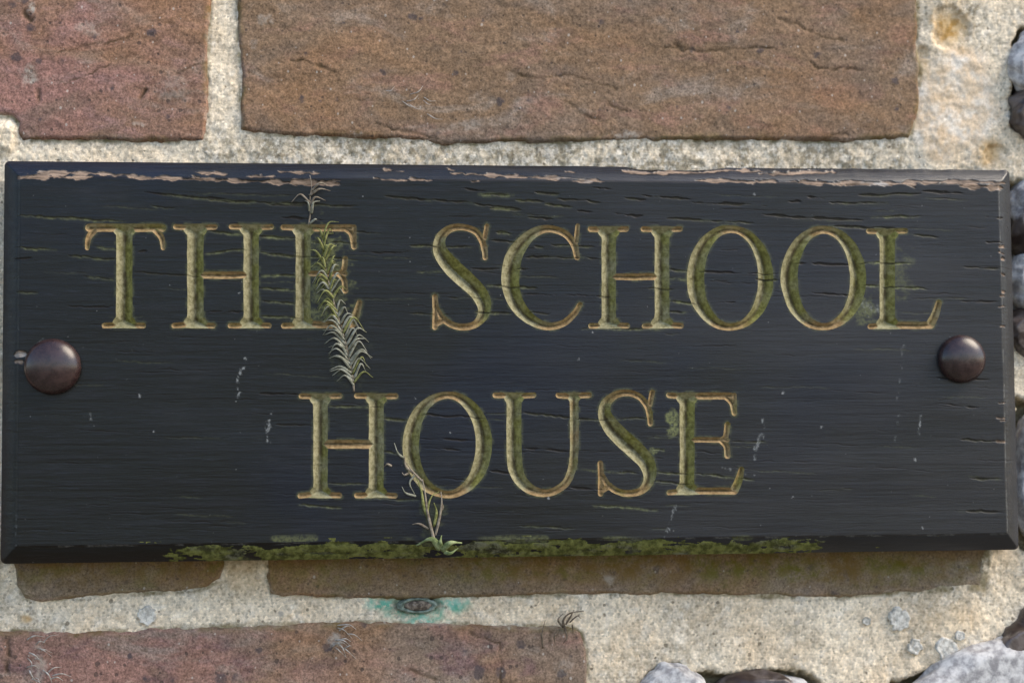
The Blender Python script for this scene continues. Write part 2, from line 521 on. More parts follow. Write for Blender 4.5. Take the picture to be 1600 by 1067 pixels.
# neighbours just outside the frame, coarser
OUT_BRICKS = [
    ([(-560, 250), (-45, 250), (-45, 560), (-560, 560)], 1, 9),
    ([(-560, 612), (-40, 612), (-40, 935), (-560, 935)], 0, 9),
    ([(-560, -470), (-110, -470), (-110, -152), (-560, -152)], 1, 9),
    ([(-60, -470), (1000, -470), (1000, -152), (-60, -152)], 3, 9),
    ([(1050, -470), (1440, -470), (1440, -152), (1050, -152)], 0, 9),
    ([(-560, 1340), (330, 1340), (330, 1660), (-560, 1660)], 1, 9),
    ([(380, 1340), (1440, 1340), (1440, 1660), (380, 1660)], 0, 9),
]
GROOVES = [  # natural creases in the brick faces (photo pixels), width, depth (mm)
    ([(1040, 74), (1075, 78), (1120, 80), (1165, 76), (1212, 77)], 2.6, 0.5),
    ([(1215, 28), (1240, 37), (1268, 50)], 3.5, 0.45), ([(1275, 55), (1318, 66)], 4, 0.3),
    ([(1264, 98), (1280, 108), (1305, 110), (1345, 109)], 2.4, 0.45),
    ([(590, 196), (630, 205), (668, 212), (700, 225)], 3, 0.5),
    ([(455, 92), (490, 100), (510, 108), (524, 112)], 3, 0.35),
    ([(800, 112), (840, 122), (890, 116), (930, 128), (965, 140)], 3.2, 0.3),
    ([(885, 160), (905, 176), (934, 184)], 3.6, 0.5), ([(950, 160), (985, 178)], 4, 0.3),
    ([(1055, 70), (1064, 76)], 4, 0.5), ([(1300, 212), (1325, 212)], 4, 0.6),
    ([(90, 84), (140, 72), (200, 60)], 2.5, 0.2), ([(100, 132), (150, 112), (170, 100)], 2.5, 0.2),
    ([(270, 115), (320, 97)], 2, 0.3), ([(222, 152), (228, 142)], 4, 0.8), ([(40, 20), (48, 32)], 7, 0.8),
    ([(62, 150), (60, 140)], 6, 0.7), ([(57, 145), (62, 158)], 5, 0.5),
    ([(735, 988), (780, 1003), (784, 1040), (783, 1080)], 2.6, 0.45), ([(640, 1045), (680, 1062)], 4, 0.4),
    ([(12, 1000), (14, 1025)], 6, 0.8), ([(11, 1035), (10, 1048)], 6, 0.8), ([(860, 985), (858, 1010)], 2, 0.3),
]


def grid_y(step, u0, u1, v0, v1):
    """rectangular grid on the wall plane y=0 that spans a pixel box; returns x,z,u,v"""
    c = unproj([u0, u1, u1, u0], [v0, v0, v1, v1], 0.0)
    x0, x1, z0, z1 = c[0].min(), c[0].max(), c[1].min(), c[1].max()
    nx, nz = max(4, int((x1 - x0) / (step * PXM))), max(4, int((z1 - z0) / (step * PXM)))
    X, Z = np.meshgrid(np.linspace(x0, x1, nx), np.linspace(z0, z1, nz))
    U, V = proj(X, 0.0, Z)
    return X, Z, U, V


def make_brick(poly, mat, step, seed):
    p = np.array(poly, float)
    X, Z, U, V = grid_y(step, p[:, 0].min() - 12, p[:, 0].max() + 12, p[:, 1].min() - 12, p[:, 1].max() + 12)
    sd = poly_sdf(poly, U, V) + 3.2 * fbm(U / 40, V / 40, 5 + seed, 3) + 1.6 * fbm(U / 9, V / 9, 8 + seed, 3)
    d = -sd
    h = 0.0006 * fbm(U / 260, V / 130, seed, 3) + 0.00042 * fbm(U / 80, V / 44, seed + 1, 3, 0.5)
    # layered, torn clay: soft terraces running along the brick
    tt = V / 46 + 1.6 * fbm(U / 190, V / 90, seed + 3, 4)
    h += 0.0001 * np.clip((tt % 1.0) * 1.25, 0, 1) * sstep(0.25, 0.6, noise(U / 120, V / 80, seed + 4))
    h += 0.00017 * fbm(U / 14, V / 10, seed + 6, 3, 0.6)
    h += 0.00006 * fbm(U / 4.5, V / 4.5, seed + 7, 2)
    groove = np.zeros(U.shape)
    if step < 5:
        for pts, w, dep in GROOVES:
            g = np.array(pts)
            if (g[:, 0].max() < p[:, 0].min() or g[:, 0].min() > p[:, 0].max() or g[:, 1].max() < p[:, 1].min() or g[:, 1].min() > p[:, 1].max()):
                continue
            m = (U > g[:, 0].min() - 20) & (U < g[:, 0].max() + 20) & (V > g[:, 1].min() - 20) & (V < g[:, 1].max() + 20)
            if not m.any():
                continue
            dl = line_dist(pts, U[m] + 4 * fbm(U[m] / 14, V[m] / 14, 77, 3), V[m] + 5 * fbm(U[m] / 14, V[m] / 14, 78, 3))
            k = np.exp(-(dl / (0.6 * w)) ** 2) * (0.45 + 0.8 * noise(U[m] / 12, V[m] / 12, 79))
            h[m] -= dep * 0.0009 * k
            groove[m] = np.maximum(groove[m], np.clip(k, 0, 1))
    e = np.clip(d / 6.5, -0.6, 1)
    h -= 0.0019 * (1 - e) ** 2 * (1.0 + 0.5 * fbm(U / 25, V / 25, seed + 9, 2))
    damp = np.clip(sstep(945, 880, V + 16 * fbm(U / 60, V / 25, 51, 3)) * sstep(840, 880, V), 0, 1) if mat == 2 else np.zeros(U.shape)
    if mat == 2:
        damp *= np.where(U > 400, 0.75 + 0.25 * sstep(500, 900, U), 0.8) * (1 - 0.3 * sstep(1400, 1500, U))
    damp = np.maximum(damp, 0.55 * sstep(14, 2, d) * sstep(0.4, 0.6, noise(U / 40, V / 20, 53)))
    chalk = 0.5 * sstep(7, 0, d) * sstep(0.45, 0.7, noise(U / 30, V / 14, 54))
    for cx_, cy_, rx, ry, am in ((45, 118, 16, 20, .9), (48, 12, 7, 11, 1), (215, 194, 14, 5, .7), (980, 212, 26, 9, .7), (555, 211, 14, 7, .6), (140, 45, 22, 18, .4), (415, 30, 14, 12, .5), (270, 140, 34, 30, .3),
                                 (730, 196, 40, 10, .4), (395, 70, 8, 10, .6), (520, 1000, 14, 12, .8), (60, 1030, 16, 34, .6), (880, 1040, 20, 16, .4), (1395, 926, 24, 6, .7), (950, 905, 14, 10, .6)):
        chalk = np.maximum(chalk, am * sstep(1.1, 0.3, np.hypot((U - cx_) / rx, (V - cy_) / ry) + 0.6 * fbm(U / 9, V / 9, 56, 3)))
    V3 = np.stack([X, -h, Z], -1).reshape(-1, 3)
    F = grid_faces(*X.shape)
    keep = (d.ravel()[F].max(1) > -5)
    o = mesh_obj('brick', V3, F[keep], M_BRICK[mat], None,
                 {'groove': groove.ravel(), 'damp': damp.ravel(), 'chalk': chalk.ravel()})
    wparent(o, wall)
    return o


for i, (poly, mat, step) in enumerate(VISIBLE_BRICKS):
    make_brick(poly, mat, step, 100 + 13 * i)
for i, (poly, mat, step) in enumerate(OUT_BRICKS):
    make_brick(poly, mat, step, 300 + 13 * i)

FLINT_HOLES = [
    [(1594, 45), (1586, 75), (1582, 120), (1583, 198), (1596, 208), (1640, 215), (1700, 190), (1700, 20)],
    [(1568, 284), (1596, 284), (1690, 300), (1690, 545), (1600, 535), (1570, 520)],
    [(1590, 625), (1584, 760), (1590, 850), (1610, 868), (1720, 860), (1720, 640)],
    [(1000, 1068), (1012, 1052), (1036, 1042), (1062, 1040), (1082, 1050), (1130, 1054), (1180, 1050), (1230, 1047), (1268, 1053), (1284, 1072), (1290, 1200), (985, 1200)],
    [(1395, 1068), (1440, 1052), (1480, 1036), (1530, 1012), (1560, 1000), (1585, 985), (1610, 960), (1750, 960), (1750, 1200), (1395, 1200)],
]


def axis(dense0, dense1, step, lo, hi, coarse):
    a = np.arange(dense0, dense1, step)
    return np.concatenate([np.arange(lo, dense0 - coarse * 0.5, coarse), a, np.arange(dense1 + coarse * 0.5, hi, coarse)])


def mortar_height(U, V):
    """height of the mortar (m, towards the camera) at photo pixels U,V"""
    h = -0.0013 + 0.0007 * fbm(U / 80, V / 55, 21, 4) + 0.00045 * fbm(U / 16, V / 16, 22, 4, 0.6) + 0.00022 * fbm(U / 5, V / 5, 23, 2)
    right = sstep(1425, 1470, U + 8 * fbm(U / 40, V / 40, 24, 2))
    low = sstep(930, 990, V) * sstep(905, 960, U)
    h += right * (0.0013 + 0.0007 * fbm(U / 60, V / 70, 25, 4)) + low * 0.0008 * (1 + fbm(U / 80, V / 60, 26, 3))
    # hollow with an ochre break in the right-hand mortar, top
    dd = poly_sdf([(1462, 15), (1490, 8), (1505, 24), (1520, 45), (1500, 75), (1478, 80), (1460, 62)], U, V) + 5 * fbm(U / 14, V / 14, 27, 3)
    h -= 0.0012 * sstep(5, -4, dd)
    dd = poly_sdf([(1436, 70), (1450, 75), (1452, 90), (1438, 92)], U, V) + 3 * fbm(U / 8, V / 8, 28, 2)
    h -= 0.0015 * sstep(3, -3, dd)
    dd = poly_sdf([(1535, 232), (1560, 222), (1572, 240), (1555, 256), (1538, 250)], U, V) + 6 * fbm(U / 9, V / 9, 29, 3)
    h -= 0.0012 * sstep(3, -3, dd)
    # lump closing the corner of the upper left brick
    dd = np.hypot((U - 2) / 26, (V - 213) / 27) - 1 + 0.25 * fbm(U / 12, V / 12, 30, 2)
    h += 0.0022 * sstep(0.25, -0.5, dd)
    return h


def make_mortar():
    c = unproj([-30, 1650, 1650, -30], [-30, -30, 1110, 1110], 0.0)
    st = 2.3 * PXM
    xs = axis(c[0].min(), c[0].max(), st, -0.30, 0.34, 0.006)
    zs = axis(c[1].min(), c[1].max(), st, -0.25, 0.22, 0.006)
    X, Z = np.meshgrid(xs, zs)
    U, V = proj(X, 0.0, Z)
    h = mortar_height(U, V)
    sock = np.full(U.shape, 1e9)
    for hole in FLINT_HOLES:
        sock = np.minimum(sock, poly_sdf(hole, U, V) + 7 * fbm(U / 22, V / 22, 41, 3) + 3 * fbm(U / 6, V / 6, 42, 2))
    h += 0.0006 * sstep(30, 0, sock) * fbm(U / 18, V / 18, 43, 3)
    h -= 0.007 * sstep(3, -10, sock) + 0.0008 * sstep(9, 0, sock)
    inside = np.full(U.shape, -1e9)
    for poly, mat, step in VISIBLE_BRICKS + OUT_BRICKS:
        inside = np.maximum(inside, -poly_sdf(poly, U, V))
    h -= 0.003 * sstep(6, 22, inside)
    verd = np.zeros(U.shape)
    for cx_, cy_, rx, ry in ((655, 958, 62, 22), (600, 944, 34, 15), (706, 946, 40, 15), (652, 970, 36, 14)):
        verd = np.maximum(verd, sstep(1.15, 0.2, np.hypot((U - cx_) / rx, (V - cy_) / ry) + 0.45 * fbm(U / 14, V / 12, 44, 3)))
    h -= 0.0016 * sstep(1.25, 0.9, np.hypot((U - 652) / 34, (V - 945) / 13))
    grey = 0.85 * sstep(330, 380, U + 40) * sstep(205, 215, V) * sstep(300, 275, V) * (1 - sstep(1415, 1435, U))
    grey = np.maximum(grey, 0.4 * sstep(0.52, 0.7, noise(U / 90, V / 70, 45)))
    grey = np.maximum(grey, 0.8 * sstep(8, 1, -inside) * sstep(0.3, 0.65, noise(U / 24, V / 24, 46)))
    grey = np.maximum(grey, 0.9 * sstep(0.9, 0.4, np.hypot((U - 1518) / 36, (V - 25) / 34)))
    grey = np.maximum(grey, 0.7 * sstep(1.1, 0.4, np.hypot((U - 1520) / 30, (V - 130) / 70)))
    smooth = sstep(1.25, 0.75, np.hypot((U - 1487) / 62, (V - 165) / 88) + 0.3 * fbm(U / 30, V / 30, 47, 3))
    grit = 1 - 0.8 * smooth
    grey *= 1 - 0.85 * smooth
    rust = 0.0 * U
    for cx_, cy_, rx, ry, a in ((1485, 45, 40, 45, 1), (1548, 240, 26, 28, 0.8), (1440, 95, 20, 30, .6), (1465, 220, 30, 60, .25), (40, 968, 12, 9, 0.8),
                                (380, 900, 40, 40, .35), (1485, 965, 60, 26, .25), (1468, 135, 26, 60, .25)):
        rust = np.maximum(rust, a * sstep(1.1, 0.3, np.hypot((U - cx_) / rx, (V - cy_) / ry) + 0.35 * fbm(U / 16, V / 16, 48, 3)))
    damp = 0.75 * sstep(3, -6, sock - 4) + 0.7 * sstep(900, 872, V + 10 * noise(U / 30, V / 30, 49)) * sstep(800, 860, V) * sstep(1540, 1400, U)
    damp = np.maximum(damp, 0.7 * sstep(5, 0, -inside) * sstep(0.35, 0.6, noise(U / 30, V / 18, 50)))
    V3 = np.stack([X, -h, Z], -1).reshape(-1, 3)
    F = grid_faces(*X.shape)
    keep = inside.ravel()[F].min(1) < 26
    hid = (U > 60) & (U < 1510) & (V > 330) & (V < 800)
    o = mesh_obj('mortar', V3, F[keep], M_MORTAR, None,
                 {'verdigris': verd.ravel(), 'grey': grey.ravel(), 'grit': grit.ravel(), 'rust': rust.ravel(), 'damp': np.clip(damp, 0, 1).ravel()})
    wparent(o, wall)


make_mortar()


def make_flint(cx_, cy_, rx, ry, depth, seed, cortex_dir=(0, 0, 1), bias=0.0, Y=0.004, tilt=0.0):
    """knapped flint: lump with a flat broken face towards the camera"""
    bm = bmesh.new()
    bmesh.ops.create_icosphere(bm, subdivisions=5, radius=1.0)
    P = np.array([v.co[:] for v in bm.verts])
    F = np.array([[v.index for v in f.verts] for f in bm.faces])
    bm.free()
    n = 1 + 0.16 * fbm(P[:, 0] * 1.6 + seed, P[:, 2] * 1.6 + P[:, 1], seed, 4) + 0.10 * fbm(P[:, 0] * 3 + P[:, 1] * 2, P[:, 2] * 3 - P[:, 1], seed + 5, 3)
    Q = P * n[:, None]
    lim = 0.62 + 0.10 * Q[:, 0] * math.sin(seed) + 0.12 * Q[:, 2] * math.cos(seed * 1.7) + 0.03 * fbm(Q[:, 0] * 2, Q[:, 2] * 2, seed + 9, 2)
    Q[:, 1] = np.maximum(Q[:, 1], -lim)
    cdv = np.array(cortex_dir, float)
    cdv /= np.linalg.norm(cdv)
    cortex = 0.5 + 0.55 * (Q @ cdv) + bias + 0.25 * fbm(Q[:, 0] * 2.2, Q[:, 2] * 2.2, seed + 11, 3)
    ct, st = math.cos(tilt), math.sin(tilt)
    x = Q[:, 0] * rx * PXM
    z = Q[:, 2] * ry * PXM
    c = P3(cx_, cy_, Y)
    V3 = np.stack([c.x + x * ct - z * st, Y + Q[:, 1] * depth, c.z + x * st + z * ct], -1)
    o = mesh_obj('flint', V3, F, M_FLINT, None, {'cortex': np.clip(cortex, 0, 1)})
    wparent(o, wall)
    return o


make_flint(1641, 98, 70, 72, 0.010, 3, (-1, 0, 0.6), -0.02, 0.000)
make_flint(1634, 174, 66, 54, 0.010, 4, (1, 0, 0.2), -0.5, 0.001)
make_flint(1630, 338, 64, 78, 0.010, 5, (0.2, 0, 1), -0.05, 0.001)
make_flint(1629, 445, 66, 66, 0.011, 6, (-0.6, 0, 0.15), 0.0, 0.002)
make_flint(1631, 516, 68, 46, 0.010, 7, (1, 0, 0), -0.5, 0.001)
make_flint(1655, 745, 82, 138, 0.011, 8, (0, 0, 1), 0.5, 0.001)
make_flint(1046, 1108, 62, 70, 0.011, 9, (-0.5, 0, 0.5), 0.3, 0.001)
make_flint(1186, 1122, 118, 78, 0.011, 10, (0.9, 0, 0.25), -0.35, 0.002)
make_flint(1510, 1106, 158, 88, 0.012, 11, (0, 0, 1), 0.7, -0.0005, 0.55)
make_flint(1622, 1046, 84, 98, 0.012, 12, (-0.5, 0, -0.8), -0.35, 0.001)
for k in range(14):   # the flint face of the wall goes on beyond the frame
    make_flint(1790 + 150 * (k % 2) + 20 * math.sin(k * 2.1), -320 + 135 * k + 30 * math.cos(k), 70, 58, 0.012, 20 + k, (math.sin(k), 0, math.cos(k)), 0.1, -0.001)

# unseen ground below the frame, added for the light it bounces up
gx_ = np.linspace(-40, 40, 41)
GX, GY = np.meshgrid(gx_, np.linspace(-60, 0.02, 41))
tag(mesh_obj('ground', np.stack([GX, GY, np.full(GX.shape, -1.45)], -1).reshape(-1, 3), grid_faces(41, 41),
             simple_mat('bounce_ground', (0.12, 0.10, 0.07), (0.20, 0.17, 0.12), 6, 0.95)), None, None, None, 'structure')

# ------------------------------------------------------------------ the sign
PW, PH = 0.315, 0.1211
YB, YO, YF = -0.0012, -0.012, -0.0165           # back, outer rim of the bevel, front face
BEV, STEP = 0.0050, 0.0006

plaque = tag(empty('name_plaque', (0, -0.0012, -PH / 2)),
             'black painted wooden name plaque carved THE SCHOOL HOUSE in worn gold capitals', 'sign')


def stroke(pts, u, v):
    """variable-width stroke: pts = (x, y, half-width); returns sdf and half-width there"""
    best = np.full(u.shape, 1e9)
    hw = np.zeros(u.shape)
    for a, b in zip(pts[:-1], pts[1:]):
        ex, ey = b[0] - a[0], b[1] - a[1]
        t = np.clip(((u - a[0]) * ex + (v - a[1]) * ey) / max(ex * ex + ey * ey, 1e-9), 0, 1)
        w = a[2] + (b[2] - a[2]) * t
        d = np.hypot(u - a[0] - ex * t, v - a[1] - ey * t) - w
        m = d < best
        best = np.where(m, d, best)
        hw = np.where(m, w, hw)
    return best, hw


def spline(pts, n=8):
    """Catmull-Rom through (x, y, w)"""
    p = np.array(pts, float)
    q = np.vstack([2 * p[0] - p[1], p, 2 * p[-1] - p[-2]])
    out = []
    for i in range(1, len(q) - 2):
        for t in np.arange(n) / n:
            a, b, c, d = q[i - 1], q[i], q[i + 1], q[i + 2]
            out.append(0.5 * ((2 * b) + (c - a) * t + (2 * a - 5 * b + 4 * c - d) * t * t + (3 * b - a - 3 * c + d) * t ** 3))
    out.append(p[-1])
    return [tuple(x) for x in out]


def stem(x0, x1, top, bot, fl_top=True, fl_bot=True):
    c, w = (x0 + x1) / 2, (x1 - x0) / 2
    pts = []
    if fl_top:
        pts += [(c, top - 2, w + 11.5), (c, top + 3, w + 7), (c, top + 8, w + 3), (c, top + 16, w + 0.6)]
    else:
        pts += [(c, top - 6, w)]
    pts += [(c, top + 22, w), (c, bot - 22, w)]
    if fl_bot:
        pts += [(c, bot - 16, w + 0.6), (c, bot - 8, w + 3), (c, bot - 3, w + 7), (c, bot + 2, w + 11.5)]
    else:
        pts += [(c, bot + 6, w)]
    return pts


def foot(x0, x1, y, up):
    """serif line lying inside the letter height; up = +1 for a foot, -1 for a head"""
    return [(x0 + 3.5, y - up * 4.2, 4.6), ((x0 + x1) / 2, y - up * 4.8, 5.4), (x1 - 3.5, y - up * 4.2, 4.6)]


def L_T(x0, x1, s0, s1, f0, f1, top, bot):
    return [stem(s0, s1, top, bot), foot(f0, f1, bot, 1),
            [(x0 + 8, top + 6.5, 6.5), (x1 - 6, top + 6.5, 6.5)],
            spline([(x0 + 4.5, top + 38, 3.6), (x0 + 7, top + 22, 4.6), (x0 + 16, top + 8, 6.5)]),
            spline([(x1 - 4, top + 38, 3.6), (x1 - 7, top + 22, 4.6), (x1 - 17, top + 8, 6.5)])], (top, bot)


def L_H(a, b, ha, hb, fa, fb, bar, top, bot):
    return [stem(*a, top, bot), stem(*b, top, bot), foot(*ha, top, -1), foot(*hb, top, -1), foot(*fa, bot, 1), foot(*fb, bot, 1),
            [(a[1] - 6, (bar[0] + bar[1]) / 2, (bar[1] - bar[0]) / 2), (b[0] + 6, (bar[0] + bar[1]) / 2, (bar[1] - bar[0]) / 2)]], (top, bot)


def L_E(s0, s1, xl, ax, ay, mx, my, mb0, mb1, bx, by, fl, top, bot):
    my_ = (mb0 + mb1) / 2
    return [stem(s0, s1, top, bot), foot(xl, s1 + 4, top, -1), foot(fl, s1 + 4, bot, 1),
            [(s1 - 6, top + 5.6, 5.6), (ax - 10, top + 5.6, 5.6)],
            spline([(ax - 20, top + 5, 5), (ax - 8.5, top + 15, 5.4), (ax - 5, ay - 5, 4.6)]),
            [(ax - 4, top + 4, 3.5), (ax - 5, ay - 14, 3.8)],
            [(s1 - 6, my_, 4.3), (mx - 6, my_, 4.3)],
            spline([(mx - 5, my[0] + 4, 4.4), (mx - 7.5, my_ - 6, 4.4), (mx - 15, my_, 4.2)]),
            spline([(mx - 5, my[1] - 5, 5), (mx - 7, my_ + 10, 4.8), (mx - 15, my_ + 1, 4.4)]),
            [(s1 - 6, bot - 6, 5.6), (bx - 16, bot - 6, 5.6)],
            spline([(bx - 5, by + 5, 4.6), (bx - 10, bot - 22, 6.2), (bx - 16, bot - 8, 7)])], (top, bot)


def L_L(s0, s1, hx, fl, bx, by, top, bot):
    return [stem(s0, s1, top, bot), foot(*hx, top, -1), foot(fl, s1 + 4, bot, 1), [(s1 - 6, bot - 6, 5.6), (bx - 18, bot - 6, 5.6)],
            spline([(bx - 5, by + 5, 4.6), (bx - 11, bot - 22, 6.4), (bx - 18, bot - 8, 7.2)])], (top, bot)


def L_O(x0, x1, y0, y1, ix0, ix1, iy0, iy1):
    pts = []
    for k in range(73):
        t = 2 * math.pi * k / 72
        c, s = math.cos(t), math.sin(t)
        o = ((x0 + x1) / 2 + (x1 - x0) / 2 * c, (y0 + y1) / 2 + (y1 - y0) / 2 * s)
        i = ((ix0 + ix1) / 2 + (ix1 - ix0) / 2 * c, (iy0 + iy1) / 2 + (iy1 - iy0) / 2 * s)
        pts.append(((o[0] + i[0]) / 2, (o[1] + i[1]) / 2, math.hypot(o[0] - i[0], o[1] - i[1]) / 2 * (0.93 + 0.07 * max(abs(c), abs(s)))))
    return [pts], (-1e6, 1e6)


def L_S(dx, dy, k=1.0):
    """S traced from SCHOOL; dx, dy moves it, k scales about its middle"""
    main = [(757, 392, 4.6), (753, 376, 5), (742, 361, 5.2), (722, 354.5, 5.2), (703, 357.5, 6), (689, 370, 8), (686.5, 388, 10.5), (696, 406, 13), (713, 424, 14.2), (733, 442, 14.2),
            (749, 459, 13), (756.5, 476, 11), (755, 492, 8.4), (744, 506, 6), (727, 511, 5.4), (708, 508.5, 5.2), (692, 498, 5), (683, 484, 4.6)]
    parts = [main, [(757, 386, 4.6), (758, 402, 4.4)], [(761, 353, 4), (757, 372, 4)], [(679.5, 463.5, 4.3), (681, 484, 5.2), (679.5, 511.5, 4.3)], [(680, 508, 4), (694, 499, 5)]]
    out = []
    for p in parts:
        p = [((x - 722) * k + 722 + dx, (y - 433) * k + 433 + dy, w * (k if w > 6 else 1)) for x, y, w in p]
        out.append(spline(p) if len(p) > 4 else p)
    return out, (-1e6, 1e6)


def L_C():
    main = [(901.5, 402, 4.4), (897, 383, 5.4), (884, 366, 5.6), (861, 357.5, 5.6), (838, 362, 7.5), (817, 379, 10.5), (802, 404, 13), (797.5, 433, 14), (801, 460, 13), (813, 483, 11),
            (833, 501.5, 8.5), (857, 510, 6), (880, 505, 5.6), (897, 490.5, 5), (906.5, 476, 4)]
    return [spline(main), [(903, 353, 3.6), (899.5, 378, 4.2)], [(900, 385, 4.2), (902, 402.5, 4.4)]], (-1e6, 1e6)


def L_U(top):
    main = [(803, 604, 11.6), (803, 640, 11.6), (803, 680, 11.6), (803.5, 712, 11.6), (806, 734, 11.4), (815, 752, 9.6), (830, 765, 7.6), (849, 770, 6), (868, 766, 6), (884, 754, 6.2), (893, 736, 6.6), (897, 712, 6.8), (897.3, 680, 6.8),
            (897.3, 640, 6.8), (897.3, 604, 6.8)]
    return [spline(main, 4), foot(770.5, 836.5, top, -1), foot(869.5, 923.5, top, -1),
            [(803, top - 2, 20), (803, top + 5, 16), (803, top + 13, 12.4)], [(897.3, top - 2, 14), (897.3, top + 5, 11), (897.3, top + 13, 7.4)]], (top, 1e6)


LETTERS = [
    ('T', L_T(132, 259, 181.5, 207, 160, 227, 349.5, 513)),
    ('H', L_H((292.5, 318), (380.5, 404.5), (271.5, 339), (358.5, 427), (269.5, 336), (357, 423), (424, 435.5), 350, 513)),
    ('E', L_E(462, 485, 440, 558, 391, 544.5, (400.5, 459), 423.5, 432, 566.5, 468, 440, 350.5, 513)),
    ('S', L_S(0, 0)),
    ('C', L_C()),
    ('H', L_H((940, 962.5), (1023, 1046), (919.5, 982), (1002, 1066), (920, 983.5), (1004, 1067.5), (427, 438), 353.5, 513.5)),
    ('O', L_O(1073, 1208.5, 352, 516.5, 1100, 1185, 364, 505)),
    ('O', L_O(1220, 1353.5, 353, 516, 1246.5, 1328, 365.5, 505)),
    ('L', L_L(1374.5, 1398.5, (1354.5, 1418), 1356.5, 1472, 468, 356.5, 514)),
    ('H', L_H((489.5, 512), (576.5, 599.5), (467.5, 534.5), (554.5, 621.5), (466, 534), (554, 620.5), (686.5, 700.5), 614, 778)),
    ('O', L_O(629, 769, 611.5, 778, 654.5, 743, 622.5, 766)),
    ('U', L_U(613)),
    ('S', L_S(258.5, 259.5)),
    ('E', L_E(1062, 1085, 1042, 1152, 650, 1141.5, (659, 716.5), 681.5, 692, 1163.5, 728.5, 1043, 613, 773)),
]

# flaked paint along the top edge: x0, x1, y at x0, y at x1, half thickness (photo pixels)
CHIPS = [(58, 160, 269, 271, 5), (150, 215, 270, 275, 4), (28, 80, 277, 276, 4.5), (80, 130, 275, 279, 3), (115, 145, 276, 277, 5), (200, 300, 277, 279, 4.5),
         (300, 400, 278, 285, 4), (305, 355, 268, 271, 3), (385, 430, 274, 276, 2.5), (435, 475, 266, 269, 4), (470, 500, 268, 270, 3),
         (400, 530, 284, 287, 5.5), (585, 640, 278, 282, 2), (640, 675, 279, 282, 4), (705, 760, 269, 272, 3), (755, 830, 272, 276, 5.5), (830, 942, 276, 282, 5),
         (895, 945, 283, 284, 3), (600, 612, 262, 262, 3), (620, 632, 265, 265, 2.5), (885, 900, 267, 267, 3), (700, 712, 262, 262, 2),
         (975, 1085, 265, 268, 3.5), (1040, 1120, 262, 266, 4), (1110, 1200, 263, 265, 4), (1190, 1300, 270, 267, 4), (1290, 1310, 266, 266, 3),
         (1088, 1180, 281, 285, 5), (1180, 1215, 282, 284, 4), (1230, 1320, 283, 288, 5), (1310, 1380, 285, 288, 5), (1375, 1450, 287, 284, 5), (1440, 1520, 285, 284, 5),
         (1490, 1576, 283, 286, 6.5), (1500, 1570, 290, 294, 5), (1420, 1430, 285, 294, 4), (22, 42, 555, 552, 6), (22, 36, 565, 567, 3),
         (736, 750, 283, 284, 3), (520, 532, 282, 283, 3), (300, 312, 275, 276, 3)]
for yy in (385, 395, 405, 428, 455, 462, 478, 510, 628, 652, 657, 688):     # right arris
    CHIPS.append((1566 - random.randint(0, 12), 1572, yy, yy + 1, random.uniform(1.6, 3.2)))
